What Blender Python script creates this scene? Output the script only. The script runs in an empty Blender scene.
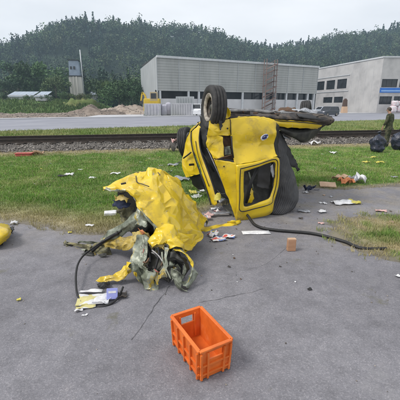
import bpy, bmesh, math, random
import numpy as np
from mathutils import Vector, noise as mnoise, Matrix

random.seed(7)
rng = np.random.default_rng(7)
scene = bpy.context.scene
COL = scene.collection
R = math.radians

# ------------------------------------------------------------------ camera
CAM_H, PITCH, FPX = 1.75, R(15.9), 330.0
cam = bpy.data.cameras.new('camera')
cam.sensor_width = 36.0
cam.lens = FPX / 400.0 * 36.0
cam.clip_end = 5000
cam_o = bpy.data.objects.new('camera', cam)
cam_o.location = (0, 0, CAM_H)
cam_o.rotation_euler = (R(90) - PITCH, 0, 0)
COL.objects.link(cam_o)
scene.camera = cam_o

# ------------------------------------------------------------------ sky, sun, exposure
SUN_EL, SUN_AZ = R(52), R(250)      # soft light from the upper left, behind the clouds
world = bpy.data.worlds.new('World')
scene.world = world
world.use_nodes = True
wn = world.node_tree
for n in list(wn.nodes):
    wn.nodes.remove(n)
w_out = wn.nodes.new('ShaderNodeOutputWorld')
w_bg = wn.nodes.new('ShaderNodeBackground')
w_sky = wn.nodes.new('ShaderNodeTexSky')
w_sky.sky_type = 'NISHITA'
w_sky.sun_disc = False
w_sky.sun_elevation = SUN_EL
w_sky.sun_rotation = SUN_AZ
w_sky.dust_density = 3.0
w_hsv = wn.nodes.new('ShaderNodeHueSaturation')
w_hsv.inputs['Saturation'].default_value = 0.35
w_mix = wn.nodes.new('ShaderNodeMix')
w_mix.data_type = 'RGBA'
w_mix.inputs[0].default_value = 0.6
w_tc = wn.nodes.new('ShaderNodeTexCoord')
w_map = wn.nodes.new('ShaderNodeMapping')
w_map.inputs['Scale'].default_value = (1.0, 1.0, 3.5)
w_nz = wn.nodes.new('ShaderNodeTexNoise')
w_nz.inputs['Scale'].default_value = 2.2
w_nz.inputs['Detail'].default_value = 6
w_cr = wn.nodes.new('ShaderNodeValToRGB')
w_cr.color_ramp.elements[0].position = 0.3
w_cr.color_ramp.elements[0].color = (8.0, 8.3, 8.8, 1)
w_cr.color_ramp.elements[1].position = 0.75
w_cr.color_ramp.elements[1].color = (11.5, 11.6, 11.8, 1)
wn.links.new(w_tc.outputs['Generated'], w_map.inputs['Vector'])
wn.links.new(w_map.outputs['Vector'], w_nz.inputs['Vector'])
wn.links.new(w_nz.outputs['Fac'], w_cr.inputs['Fac'])
wn.links.new(w_sky.outputs['Color'], w_hsv.inputs['Color'])
wn.links.new(w_hsv.outputs['Color'], w_mix.inputs[6])
wn.links.new(w_cr.outputs['Color'], w_mix.inputs[7])
wn.links.new(w_mix.outputs[2], w_bg.inputs['Color'])
w_bg.inputs['Strength'].default_value = 0.10
wn.links.new(w_bg.outputs['Background'], w_out.inputs['Surface'])

sun = bpy.data.lights.new('sun', 'SUN')
sun.energy = 1.5
sun.angle = R(16)
sun.color = (1.0, 0.96, 0.9)
sun_o = bpy.data.objects.new('sun', sun)
d = Vector((math.sin(SUN_AZ) * math.cos(SUN_EL), math.cos(SUN_AZ) * math.cos(SUN_EL), math.sin(SUN_EL)))
sun_o.rotation_euler = d.to_track_quat('Z', 'Y').to_euler()
COL.objects.link(sun_o)

scene.view_settings.view_transform = 'Standard'
scene.view_settings.look = 'None'
scene.view_settings.exposure = 0.47
scene.view_settings.gamma = 1.0

# ------------------------------------------------------------------ helpers
def ray(px, py):
    u = (px - 200.0) / FPX
    v = (200.0 - py) / FPX
    return Vector((u, math.cos(PITCH) + v * math.sin(PITCH), -math.sin(PITCH) + v * math.cos(PITCH)))
def P(px, py, Y):
    """world point seen at photo pixel (px, py) that stands Y metres ahead"""
    r = ray(px, py)
    t = Y / r.y
    return Vector((r.x * t, Y, CAM_H + r.z * t))
def G(px, py, z=0.0):
    """ground point"""
    r = ray(px, py)
    t = (z - CAM_H) / r.z
    return Vector((r.x * t, r.y * t, z))

def tag(o, label=None, cat=None, group=None, kind=None):
    if label: o['label'] = label
    if cat: o['category'] = cat
    if group: o['group'] = group
    if kind: o['kind'] = kind
    return o
def thing(name, loc, label, cat, group=None):
    o = bpy.data.objects.new(name, None)
    o.empty_display_size = 0.1
    o.location = loc
    COL.objects.link(o)
    return tag(o, label, cat, group)
def base_of(parent):
    b = Vector((0, 0, 0))
    while parent is not None:
        b += parent.location
        parent = parent.parent
    return b
def mesh_obj(name, verts, faces, mats, parent=None, smooth=True, origin=None):
    """verts are world coordinates; they are stored relative to the parent chain (or to origin)"""
    b = base_of(parent)
    if origin is not None: b = b + (Vector(origin) - b)
    me = bpy.data.meshes.new(name)
    me.from_pydata([(v[0] - b.x, v[1] - b.y, v[2] - b.z) for v in verts], [], faces)
    if not isinstance(mats, (list, tuple)): mats = [mats]
    for m in mats: me.materials.append(m)
    if smooth:
        me.polygons.foreach_set('use_smooth', [True] * len(me.polygons))
    me.update()
    o = bpy.data.objects.new(name, me)
    COL.objects.link(o)
    if parent is not None: o.parent = parent
    if origin is not None:
        o.location = Vector(origin) - base_of(parent)
    return o
def np_mesh(name, V, F, mats, parent=None, smooth=False, color=None):
    """V (n,3), F (m,k) numpy; optional per-vertex colour"""
    me = bpy.data.meshes.new(name)
    n, (m, k) = len(V), F.shape
    me.vertices.add(n)
    me.vertices.foreach_set('co', np.ascontiguousarray(V, dtype=np.float32).ravel())
    me.loops.add(m * k)
    me.loops.foreach_set('vertex_index', np.ascontiguousarray(F, dtype=np.int32).ravel())
    me.polygons.add(m)
    me.polygons.foreach_set('loop_start', np.arange(0, m * k, k, dtype=np.int32))
    if smooth: me.polygons.foreach_set('use_smooth', np.ones(m, dtype=bool))
    if not isinstance(mats, (list, tuple)): mats = [mats]
    for mm in mats: me.materials.append(mm)
    if color is not None:
        a = me.color_attributes.new('tint', 'FLOAT_COLOR', 'POINT')
        c = np.ones((n, 4), dtype=np.float32)
        c[:, :3] = color
        a.data.foreach_set('color', c.ravel())
    me.update(calc_edges=True)
    me.validate()
    o = bpy.data.objects.new(name, me)
    COL.objects.link(o)
    if parent is not None: o.parent = parent
    return o

class MB:
    """collects simple shapes for ONE mesh"""
    def __init__(s): s.v, s.f = [], []
    def add(s, v, f):
        b = len(s.v)
        s.v += [Vector(p) for p in v]
        s.f += [tuple(i + b for i in q) for q in f]
        return s
    def box(s, c, size, rz=0.0, top=1.0, M=None):
        hx, hy, hz = size[0] / 2, size[1] / 2, size[2] / 2
        v = []
        for z, k in ((-hz, 1.0), (hz, top)):
            for x, y in ((-hx, -hy), (hx, -hy), (hx, hy), (-hx, hy)):
                v.append(Vector((x * k, y * k, z)))
        m = M if M is not None else Matrix.Rotation(rz, 3, 'Z')
        v = [m @ p + Vector(c) for p in v]
        return s.add(v, [(3, 2, 1, 0), (4, 5, 6, 7), (0, 1, 5, 4), (1, 2, 6, 5), (2, 3, 7, 6), (3, 0, 4, 7)])
    def beam(s, a, b, w, h=None, up=(0, 0, 1)):
        a, b = Vector(a), Vector(b)
        h = h or w
        d_ = (b - a); L = d_.length
        if L < 1e-6: return s
        d_ /= L
        upv = Vector(up)
        if abs(d_.dot(upv)) > 0.97: upv = Vector((0, 1, 0))
        sd = d_.cross(upv).normalized(); u = sd.cross(d_).normalized()
        M = Matrix((sd, d_, u)).transposed()
        return s.box((a + b) / 2, (w, L, h), M=M)
    def tube(s, pts, r, seg=8, cap=True):
        pts = [Vector(p) for p in pts]
        n = len(pts); rs = r if isinstance(r, (list, tuple)) else [r] * n
        ref = Vector((0.13, 0.31, 0.94)).normalized()
        v, f = [], []
        for i, p in enumerate(pts):
            t = (pts[min(i + 1, n - 1)] - pts[max(i - 1, 0)]).normalized()
            a = t.cross(ref)
            if a.length < 1e-3: a = t.cross(Vector((1, 0, 0)))
            a.normalize(); b = t.cross(a)
            for k in range(seg):
                w = 2 * math.pi * k / seg
                v.append(p + (a * math.cos(w) + b * math.sin(w)) * rs[i])
        for i in range(n - 1):
            for k in range(seg):
                k2 = (k + 1) % seg
                f.append((i * seg + k, i * seg + k2, (i + 1) * seg + k2, (i + 1) * seg + k))
        if cap:
            f.append(tuple(reversed(range(seg)))); f.append(tuple(range((n - 1) * seg, n * seg)))
        return s.add(v, f)
    def lathe(s, c, axis, prof, seg=32, close=False):
        """prof: list of (along axis, radius)"""
        ax = Vector(axis).normalized()
        a = ax.cross(Vector((0, 0, 1)))
        if a.length < 1e-3: a = Vector((1, 0, 0))
        a.normalize(); b = ax.cross(a)
        v, f = [], []
        for (h, r_) in prof:
            for k in range(seg):
                w = 2 * math.pi * k / seg
                v.append(Vector(c) + ax * h + (a * math.cos(w) + b * math.sin(w)) * r_)
        n = len(prof)
        for i in range(n if close else n - 1):
            j = (i + 1) % n
            for k in range(seg):
                k2 = (k + 1) % seg
                f.append((i * seg + k, i * seg + k2, j * seg + k2, j * seg + k))
        if not close:
            f.append(tuple(reversed(range(seg)))); f.append(tuple(range((n - 1) * seg, n * seg)))
        return s.add(v, f)
    def build(s, name, mats, parent=None, smooth=False, origin=None, bevel=0.0):
        o = mesh_obj(name, s.v, s.f, mats, parent, smooth, origin)
        bm = bmesh.new(); bm.from_mesh(o.data)
        bmesh.ops.recalc_face_normals(bm, faces=bm.faces)
        bm.to_mesh(o.data); bm.free()
        if bevel:
            md = o.modifiers.new('bevel', 'BEVEL'); md.width = bevel; md.segments = 2; md.limit_method = 'ANGLE'
        return o

def smooth_path(pts, n=6):
    pts = [Vector(p) for p in pts]; out = []
    for i in range(len(pts) - 1):
        p0 = pts[max(i - 1, 0)]; p1 = pts[i]; p2 = pts[i + 1]; p3 = pts[min(i + 2, len(pts) - 1)]
        for k in range(n):
            t = k / n
            out.append(0.5 * ((2 * p1) + (p2 - p0) * t + (2 * p0 - 5 * p1 + 4 * p2 - p3) * t * t + (3 * p1 - p0 - 3 * p2 + p3) * t ** 3))
    out.append(pts[-1])
    return out

def crumple(p, s, seed):
    """sharp creases both ways, like buckled sheet metal"""
    o = Vector((seed * 3.1, seed * 1.7, seed * 0.9))
    q = p * s * 0.36 + o
    n = mnoise.noise
    q = q + Vector((n(q * 0.9), n(q * 0.9 + o), n(q * 0.9 - o))) * 0.35
    v = abs(n(q)) - abs(n(q * 1.3 + o * 1.7))
    v += 0.6 * (abs(n(q * 2.3 + o)) - abs(n(q * 2.6 - o)))
    v += 0.16 * (abs(n(q * 4.9 - o)) - abs(n(q * 5.3 + o * 0.3)))
    return v * 1.7
def patch(name, rows, mats, parent, res=8, amp=0.02, cs=4.0, seed=1, thick=0.003, edge=0.018, fine=0.004, bulge=None, facet=None):
    """a bent sheet through control points given as (px, py, Y)"""
    grid = [[P(*c) for c in r] for r in rows]
    if facet is None: facet = parent is not None and parent.name.startswith('torn_cab')
    if facet: res = max(3, res // 4); cs = cs * 1.25; amp = amp * 1.25; edge = edge * 1.3
    rr = [smooth_path(r, res) for r in grid]
    cols = list(zip(*rr))
    cc = [smooth_path(c, res) for c in cols]
    pts = list(zip(*cc))
    nr, nc = len(pts), len(pts[0])
    V = [[Vector(p) for p in r] for r in pts]
    out = []
    rnd = random.Random(seed * 77 + 5)
    for i in range(nr):
        for j in range(nc):
            a = V[min(i + 1, nr - 1)][j] - V[max(i - 1, 0)][j]
            b = V[i][min(j + 1, nc - 1)] - V[i][max(j - 1, 0)]
            n = b.cross(a)
            if n.length < 1e-9: n = Vector((0, -1, 0))
            n.normalize()
            p = V[i][j].copy()
            dsp = amp * crumple(p, cs, seed) + fine * mnoise.noise(p * cs * 5 + Vector((seed, 0, 0)))
            if bulge: dsp += bulge(i / (nr - 1), j / (nc - 1))
            p += n * dsp
            if facet and 0 < i < nr - 1 and 0 < j < nc - 1:
                p += a * rnd.uniform(-.16, .16) + b * rnd.uniform(-.16, .16)
            if edge and (i in (0, nr - 1) or j in (0, nc - 1)):
                p += Vector((mnoise.noise(p * 40), mnoise.noise(p * 40 + Vector((9, 0, 0))), mnoise.noise(p * 40 + Vector((0, 9, 0))))) * edge
            if facet and edge and (i in (0, nr - 1) or j in (0, nc - 1)):
                p += (a.normalized() * rnd.uniform(-1, 1) + b.normalized() * rnd.uniform(-1, 1)) * edge * 0.7
            out.append(p)
    F = []
    for i in range(nr - 1):
        for j in range(nc - 1):
            q = (i * nc + j, (i + 1) * nc + j, (i + 1) * nc + j + 1, i * nc + j + 1)
            k_ = rnd.random()
            if not facet or k_ < 0.4: F.append(q)
            elif k_ < 0.7: F += [(q[0], q[1], q[2]), (q[0], q[2], q[3])]
            else: F += [(q[0], q[1], q[3]), (q[1], q[2], q[3])]
    o = mesh_obj(name, out, F, mats, parent, True)
    if facet:            # broad bends with sharp creases along some of the folds
        bm = bmesh.new(); bm.from_mesh(o.data)
        cl = bm.edges.layers.float.new('crease_edge')
        for e in bm.edges:
            if len(e.link_faces) == 2:
                an_ = e.calc_face_angle(0.0)
                e[cl] = min(0.97, max(0.0, (an_ - 0.10) * 2.4)) * (0.5 + 0.5 * (rnd.random() < 0.8))
            else: e[cl] = 1.0
        bm.to_mesh(o.data); bm.free()
        sb_ = o.modifiers.new('bends', 'SUBSURF'); sb_.levels = sb_.render_levels = 3 if len(rows) > 4 else 2
        sb_.boundary_smooth = 'PRESERVE_CORNERS'
        tx = bpy.data.textures.get('dents') or bpy.data.textures.new('dents', 'CLOUDS')
        tx.noise_scale = 0.07
        dm = o.modifiers.new('dents', 'DISPLACE'); dm.texture = tx; dm.texture_coords = 'GLOBAL'; dm.strength = 0.003; dm.mid_level = 0.5
    sm = o.modifiers.new('sheet', 'SOLIDIFY')
    sm.thickness = thick
    sm.offset = -1
    if isinstance(mats, (list, tuple)) and len(mats) > 1:
        sm.material_offset = 1
        sm.material_offset_rim = 0
    return o

# ------------------------------------------------------------------ materials
def mat(name, cols, scale=6.0, rough=0.7, bump=0.0, bscale=None, metal=0.0, detail=6, spec=0.5, coat=0.0, attr=False, pos=None, stretch=None, const=False):
    m = bpy.data.materials.new(name); m.use_nodes = True
    nt = m.node_tree; bs = nt.nodes['Principled BSDF']
    bs.inputs['Roughness'].default_value = rough
    bs.inputs['Metallic'].default_value = metal
    bs.inputs['Specular IOR Level'].default_value = spec
    if coat: bs.inputs['Coat Weight'].default_value = coat; bs.inputs['Coat Roughness'].default_value = 0.1
    tc = nt.nodes.new('ShaderNodeTexCoord'); vec = tc.outputs['Object']
    if stretch:
        mp = nt.nodes.new('ShaderNodeMapping'); mp.inputs['Scale'].default_value = stretch
        nt.links.new(vec, mp.inputs['Vector']); vec = mp.outputs['Vector']
    nz = nt.nodes.new('ShaderNodeTexNoise'); nz.inputs['Scale'].default_value = scale; nz.inputs['Detail'].default_value = detail
    nz.inputs['Roughness'].default_value = 0.62
    nt.links.new(vec, nz.inputs['Vector'])
    cr = nt.nodes.new('ShaderNodeValToRGB')
    if const: cr.color_ramp.interpolation = 'CONSTANT'
    k = len(cols)
    ps = pos or [0.32 + 0.36 * i / max(k - 1, 1) for i in range(k)]
    while len(cr.color_ramp.elements) < k: cr.color_ramp.elements.new(0.5)
    for e, c, p_ in zip(cr.color_ramp.elements, cols, ps):
        e.position = p_; e.color = (*c, 1)
    nt.links.new(nz.outputs['Fac'], cr.inputs['Fac'])
    last = cr.outputs['Color']
    if attr:
        at = nt.nodes.new('ShaderNodeAttribute'); at.attribute_name = 'tint'
        mx = nt.nodes.new('ShaderNodeMix'); mx.data_type = 'RGBA'; mx.blend_type = 'MULTIPLY'; mx.inputs[0].default_value = 1
        nt.links.new(last, mx.inputs[6]); nt.links.new(at.outputs['Color'], mx.inputs[7]); last = mx.outputs[2]
    nt.links.new(last, bs.inputs['Base Color'])
    if bump:
        bn = nt.nodes.new('ShaderNodeTexNoise'); bn.inputs['Scale'].default_value = bscale or scale * 4; bn.inputs['Detail'].default_value = 8
        nt.links.new(vec, bn.inputs['Vector'])
        bp = nt.nodes.new('ShaderNodeBump'); bp.inputs['Strength'].default_value = bump; bp.inputs['Distance'].default_value = 0.02
        nt.links.new(bn.outputs['Fac'], bp.inputs['Height']); nt.links.new(bp.outputs['Normal'], bs.inputs['Normal'])
    return m

M = {}
def paint(name, wear):
    m = mat(name, [(0.60, 0.41, 0.006), (0.70, 0.49, 0.006), (0.74, 0.54, 0.015)], 2.2, 0.38, 0.05, 28, coat=0.5, pos=[0.3, 0.5, 0.75], detail=8)
    nt = m.node_tree; bs = nt.nodes['Principled BSDF']; L = nt.links.new
    tc = nt.nodes.new('ShaderNodeTexCoord')
    src = bs.inputs['Base Color'].links[0].from_socket
    for (sc, st, lo, hi, col, det) in ((3.5, (1, 1, 1), 0.60 - wear * 0.10, 0.80, (0.16, 0.12, 0.06), 14), (14, (1, 1, 5), 0.66 - wear * 0.06, 0.72, (0.05, 0.045, 0.035), 10), (7, (3, 1, 1), 0.68 - wear * 0.05, 0.71, (0.46, 0.45, 0.42), 12)):
        mp = nt.nodes.new('ShaderNodeMapping'); mp.inputs['Scale'].default_value = st; mp.inputs['Rotation'].default_value = (0.4, 0.7, sc); mp.inputs['Location'].default_value = (sc, 1.3, 0.4)
        nz = nt.nodes.new('ShaderNodeTexNoise'); nz.inputs['Scale'].default_value = sc; nz.inputs['Detail'].default_value = det; nz.inputs['Roughness'].default_value = 0.68
        L(tc.outputs['Object'], mp.inputs['Vector']); L(mp.outputs['Vector'], nz.inputs['Vector'])
        mr = nt.nodes.new('ShaderNodeMapRange'); mr.inputs['From Min'].default_value = lo; mr.inputs['From Max'].default_value = hi
        L(nz.outputs['Fac'], mr.inputs['Value'])
        mx = nt.nodes.new('ShaderNodeMix'); mx.data_type = 'RGBA'; mx.inputs[7].default_value = (*col, 1)
        L(mr.outputs['Result'], mx.inputs[0]); L(src, mx.inputs[6]); src = mx.outputs[2]
    L(src, bs.inputs['Base Color'])
    return m
M['yellow'] = paint('yellow_paint', 0.8)
M['yellow_worn'] = paint('yellow_paint_scraped', 1.0)
M['ochre'] = mat('ochre_scraped_paint', [(0.12, 0.10, 0.05), (0.42, 0.30, 0.05), (0.50, 0.42, 0.20)], 7.0, 0.55, 0.2, 40)
M['olive'] = mat('olive_torn_metal', [(0.03, 0.03, 0.025), (0.16, 0.15, 0.08), (0.30, 0.26, 0.12)], 9.0, 0.6, 0.3, 50)
M['primer'] = mat('grey_green_primer', [(0.02, 0.02, 0.018), (0.10, 0.11, 0.08), (0.20, 0.22, 0.165), (0.30, 0.32, 0.26), (0.50, 0.36, 0.03)], 5.5, 0.36, 0.2, 40, pos=[0.33, 0.41, 0.5, 0.6, 0.68], detail=12, metal=0.15)
M['primer_dark'] = mat('dark_inner_metal', [(0.010, 0.010, 0.010), (0.035, 0.035, 0.03), (0.09, 0.09, 0.07)], 6.0, 0.6, 0.2, 40)
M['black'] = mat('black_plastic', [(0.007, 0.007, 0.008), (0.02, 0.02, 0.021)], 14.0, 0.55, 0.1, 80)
M['rubber'] = mat('tyre_rubber', [(0.014, 0.014, 0.015), (0.035, 0.034, 0.034), (0.07, 0.066, 0.06)], 12.0, 0.8, 0.25, 90, pos=[0.3, 0.55, 0.75])
M['ribbed'] = mat('grey_ribbed_lining', [(0.028, 0.028, 0.03), (0.05, 0.05, 0.053), (0.085, 0.083, 0.08)], 5.0, 0.6, 0.1, 60, pos=[0.3, 0.55, 0.75])
M['chassis'] = mat('dirty_underbody', [(0.012, 0.011, 0.011), (0.04, 0.036, 0.034), (0.11, 0.085, 0.065), (0.20, 0.19, 0.18)], 9.0, 0.7, 0.4, 30, pos=[0.3, 0.45, 0.62, 0.78], detail=10)
M['steel'] = mat('dull_steel', [(0.16, 0.16, 0.16), (0.38, 0.37, 0.36)], 14.0, 0.45, 0.15, 60, metal=0.6)
M['rim'] = mat('pale_wheel_rim', [(0.16, 0.13, 0.10), (0.46, 0.42, 0.36)], 18.0, 0.5, 0.1, 60)
M['rust'] = mat('brown_rust', [(0.05, 0.03, 0.02), (0.16, 0.09, 0.05)], 14.0, 0.8, 0.3, 60)
M['orange'] = mat('orange_plastic', [(0.22, 0.07, 0.03), (0.58, 0.12, 0.018), (0.74, 0.17, 0.025), (0.78, 0.26, 0.09)], 7.0, 0.45, 0.06, 60, pos=[0.27, 0.38, 0.6, 0.76], detail=14)
M['white'] = mat('white_paper', [(0.52, 0.52, 0.54), (0.80, 0.80, 0.80)], 16.0, 0.75)
M['paper_print'] = mat('printed_paper', [(0.62, 0.10, 0.08), (0.72, 0.70, 0.68), (0.72, 0.70, 0.68), (0.12, 0.18, 0.42), (0.75, 0.62, 0.15)], 11.0, 0.5, pos=[0.3, 0.4, 0.52, 0.6, 0.68], const=True, detail=1)
M['paper_yellow'] = mat('yellow_grey_magazine', [(0.55, 0.50, 0.22), (0.62, 0.62, 0.62), (0.30, 0.30, 0.33)], 9.0, 0.5, const=True, detail=1)
M['pink'] = mat('pink_paper', [(0.50, 0.30, 0.27), (0.66, 0.45, 0.42)], 10.0, 0.7)
M['pale_blue'] = mat('pale_blue_carton', [(0.24, 0.26, 0.58), (0.34, 0.37, 0.70)], 6.0, 0.55)
M['card'] = mat('cardboard', [(0.46, 0.30, 0.19), (0.60, 0.42, 0.29)], 8.0, 0.85, 0.1, 60)
M['red'] = mat('red_plastic', [(0.40, 0.06, 0.05), (0.50, 0.11, 0.09)], 9.0, 0.55)
M['orange_cloth'] = mat('orange_scraps', [(0.40, 0.13, 0.05), (0.58, 0.24, 0.10)], 12.0, 0.8)
M['navy'] = mat('navy_cloth', [(0.008, 0.012, 0.03), (0.02, 0.03, 0.07)], 14.0, 0.8, 0.3, 30)
M['silver'] = mat('silver_scrap', [(0.24, 0.25, 0.27), (0.48, 0.49, 0.52)], 18.0, 0.35, metal=0.4)
M['yellow_scrap'] = mat('pale_yellow_scrap', [(0.52, 0.45, 0.06), (0.68, 0.60, 0.12)], 12.0, 0.55)
M['wood'] = mat('pale_brown_wood', [(0.34, 0.18, 0.10), (0.48, 0.28, 0.17)], 4.0, 0.8, 0.2, 60, stretch=(1, 6, 6))
M['binbag'] = mat('dark_blue_sack_plastic', [(0.005, 0.006, 0.011), (0.014, 0.017, 0.032), (0.035, 0.045, 0.08)], 5.0, 0.3, 1.0, 14)
M['bin_pale'] = mat('pale_blue_sack_contents', [(0.12, 0.16, 0.28), (0.22, 0.28, 0.42)], 9.0, 0.5, 0.3, 30)
M['camo'] = mat('camouflage_cloth', [(0.018, 0.020, 0.012), (0.045, 0.055, 0.025), (0.085, 0.080, 0.045), (0.03, 0.038, 0.018)], 9.0, 0.9, 0.2, 60, pos=[0.0, 0.42, 0.53, 0.62], const=True, detail=2)
M['skin'] = mat('skin', [(0.33, 0.19, 0.13), (0.42, 0.25, 0.18)], 12.0, 0.55)
M['hair'] = mat('dark_hair', [(0.03, 0.022, 0.016), (0.07, 0.05, 0.035)], 60.0, 0.7)
M['boot'] = mat('black_boot', [(0.012, 0.012, 0.012), (0.025, 0.024, 0.022)], 14.0, 0.5)
M['asphalt'] = None
M['rail'] = mat('rail_steel', [(0.02, 0.016, 0.013), (0.055, 0.038, 0.028)], 10.0, 0.7, 0.2, 60)
M['sleeper'] = mat('sleeper_wood', [(0.025, 0.02, 0.016), (0.07, 0.055, 0.042)], 7.0, 0.9, 0.3, 50)
M['stone'] = mat('ballast_stone', [(0.10, 0.095, 0.09), (0.24, 0.225, 0.21), (0.36, 0.34, 0.32)], 3.0, 0.9, 0.3, 90, attr=True)
M['ballast_bed'] = mat('ballast_bed', [(0.05, 0.045, 0.04), (0.15, 0.135, 0.12)], 14.0, 0.95, 0.6, 40)
M['siding'] = mat('grey_siding', [(0.29, 0.30, 0.29), (0.36, 0.37, 0.36), (0.40, 0.41, 0.395)], 0.35, 0.55, detail=12, stretch=(1.6, 1.6, 0.25))
M['siding_side'] = mat('pale_side_cladding', [(0.34, 0.36, 0.37), (0.40, 0.42, 0.43)], 0.3, 0.6)
M['trim'] = mat('pale_metal_trim', [(0.45, 0.47, 0.49), (0.56, 0.58, 0.60)], 2.0, 0.5)
M['concrete'] = mat('board_marked_concrete', [(0.34, 0.33, 0.33), (0.44, 0.43, 0.425), (0.50, 0.49, 0.48)], 0.35, 0.85, 0.05, 8, detail=10)
M['concrete_pale'] = mat('pale_concrete', [(0.46, 0.46, 0.47), (0.58, 0.58, 0.59)], 0.4, 0.85, detail=10)
M['paving'] = mat('pale_concrete_paving', [(0.40, 0.40, 0.42), (0.52, 0.52, 0.54)], 0.6, 0.85, detail=10)
M['road'] = mat('road_asphalt', [(0.21, 0.215, 0.25), (0.28, 0.285, 0.32)], 0.25, 0.8, 0.05, 30, detail=10)
M['glass'] = mat('dark_window_glass', [(0.012, 0.014, 0.017), (0.03, 0.034, 0.04)], 0.8, 0.12)
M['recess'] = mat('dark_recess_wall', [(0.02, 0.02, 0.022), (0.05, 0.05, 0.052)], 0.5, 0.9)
M['banner'] = mat('blue_banner', [(0.02, 0.13, 0.48), (0.03, 0.18, 0.58)], 1.0, 0.6)
M['banner_pale'] = mat('pale_banner_stripe', [(0.26, 0.44, 0.70), (0.36, 0.54, 0.76)], 1.0, 0.6)
M['stair'] = mat('brown_steel_stair', [(0.16, 0.10, 0.085), (0.26, 0.18, 0.155)], 2.0, 0.7)
M['dirt'] = mat('bare_dirt', [(0.09, 0.07, 0.055), (0.18, 0.14, 0.11), (0.30, 0.245, 0.20)], 0.5, 0.95, 0.6, 2.0, detail=10)
M['sand'] = mat('pale_earth', [(0.17, 0.13, 0.10), (0.32, 0.26, 0.21), (0.44, 0.37, 0.31)], 0.5, 0.95, 0.6, 2.0, detail=10)
M['grass_far'] = mat('grass_bank', [(0.05, 0.10, 0.022), (0.095, 0.17, 0.035), (0.15, 0.19, 0.07)], 0.3, 0.9, 0.5, 3.0, detail=12)
M['ground'] = mat('grass_ground', [(0.075, 0.12, 0.025), (0.13, 0.17, 0.045), (0.21, 0.20, 0.08)], 0.35, 0.95, 0.5, 6.0, detail=14)
M['lawn'] = mat('lawn_soil', [(0.7, 0.7, 0.7), (1.15, 1.15, 1.15)], 4.0, 0.95, 0.5, 60, attr=True, detail=10)
M['blade'] = mat('grass_blades', [(0.8, 0.8, 0.8), (1.2, 1.2, 1.2)], 1.3, 0.7, attr=True, spec=0.3)
M['leaf'] = mat('tree_leaves', [(0.8, 0.8, 0.8), (1.2, 1.2, 1.2)], 0.4, 0.7, attr=True, spec=0.3)
M['bark'] = mat('bark', [(0.06, 0.05, 0.04), (0.14, 0.11, 0.09)], 2.0, 0.95)
M['forest_floor'] = mat('forest_floor', [(0.015, 0.028, 0.015), (0.03, 0.05, 0.022)], 0.2, 0.95)
M['shed_roof'] = mat('blue_grey_roof_sheet', [(0.30, 0.35, 0.42), (0.38, 0.43, 0.50)], 0.3, 0.6)
M['tower_white'] = mat('offwhite_tower_render', [(0.40, 0.39, 0.36), (0.60, 0.58, 0.54)], 0.25, 0.85, stretch=(2, 2, 0.3))
M['tower_blue'] = mat('blue_grey_tower_top', [(0.20, 0.25, 0.33), (0.28, 0.34, 0.42)], 0.6, 0.6)
M['digger'] = mat('digger_yellow', [(0.50, 0.34, 0.02), (0.64, 0.45, 0.03)], 2.0, 0.5)
M['digger_tan'] = mat('digger_tan_cab', [(0.34, 0.27, 0.16), (0.42, 0.34, 0.20)], 2.0, 0.6)
M['container'] = mat('grey_container_steel', [(0.36, 0.36, 0.38), (0.46, 0.46, 0.48)], 0.8, 0.6)
M['wrap'] = mat('pale_lilac_wrap', [(0.40, 0.39, 0.46), (0.52, 0.51, 0.57)], 1.5, 0.45)
M['van_white'] = mat('white_vehicle_paint', [(0.62, 0.63, 0.65), (0.72, 0.73, 0.75)], 2.0, 0.35)
M['car_dark'] = mat('dark_blue_car_paint', [(0.016, 0.02, 0.032), (0.03, 0.036, 0.055)], 2.0, 0.25, coat=0.5)
M['car_silver'] = mat('silver_car_paint', [(0.46, 0.50, 0.58), (0.56, 0.60, 0.66)], 2.0, 0.3, coat=0.4)
M['big_bag'] = mat('white_pink_big_bag', [(0.62, 0.34, 0.37), (0.66, 0.60, 0.62), (0.74, 0.72, 0.74)], 1.6, 0.7, detail=3)
M['brown'] = mat('dark_brown_sheet', [(0.06, 0.035, 0.025), (0.11, 0.065, 0.045)], 2.0, 0.7)
M['tar'] = mat('tar_crack', [(0.05, 0.05, 0.052), (0.09, 0.09, 0.092)], 20.0, 0.9)
M['lamp_red'] = mat('red_lamp_glass', [(0.40, 0.02, 0.02), (0.5, 0.03, 0.03)], 5.0, 0.25)
M['lamp_clear'] = mat('clear_lamp_glass', [(0.6, 0.6, 0.62), (0.7, 0.7, 0.72)], 5.0, 0.2)
M['emblem_white'] = mat('emblem_white', [(0.62, 0.62, 0.64), (0.72, 0.72, 0.74)], 20.0, 0.4)
M['emblem_blue'] = mat('emblem_dark_blue', [(0.015, 0.02, 0.09), (0.03, 0.04, 0.16)], 20.0, 0.4)

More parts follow.
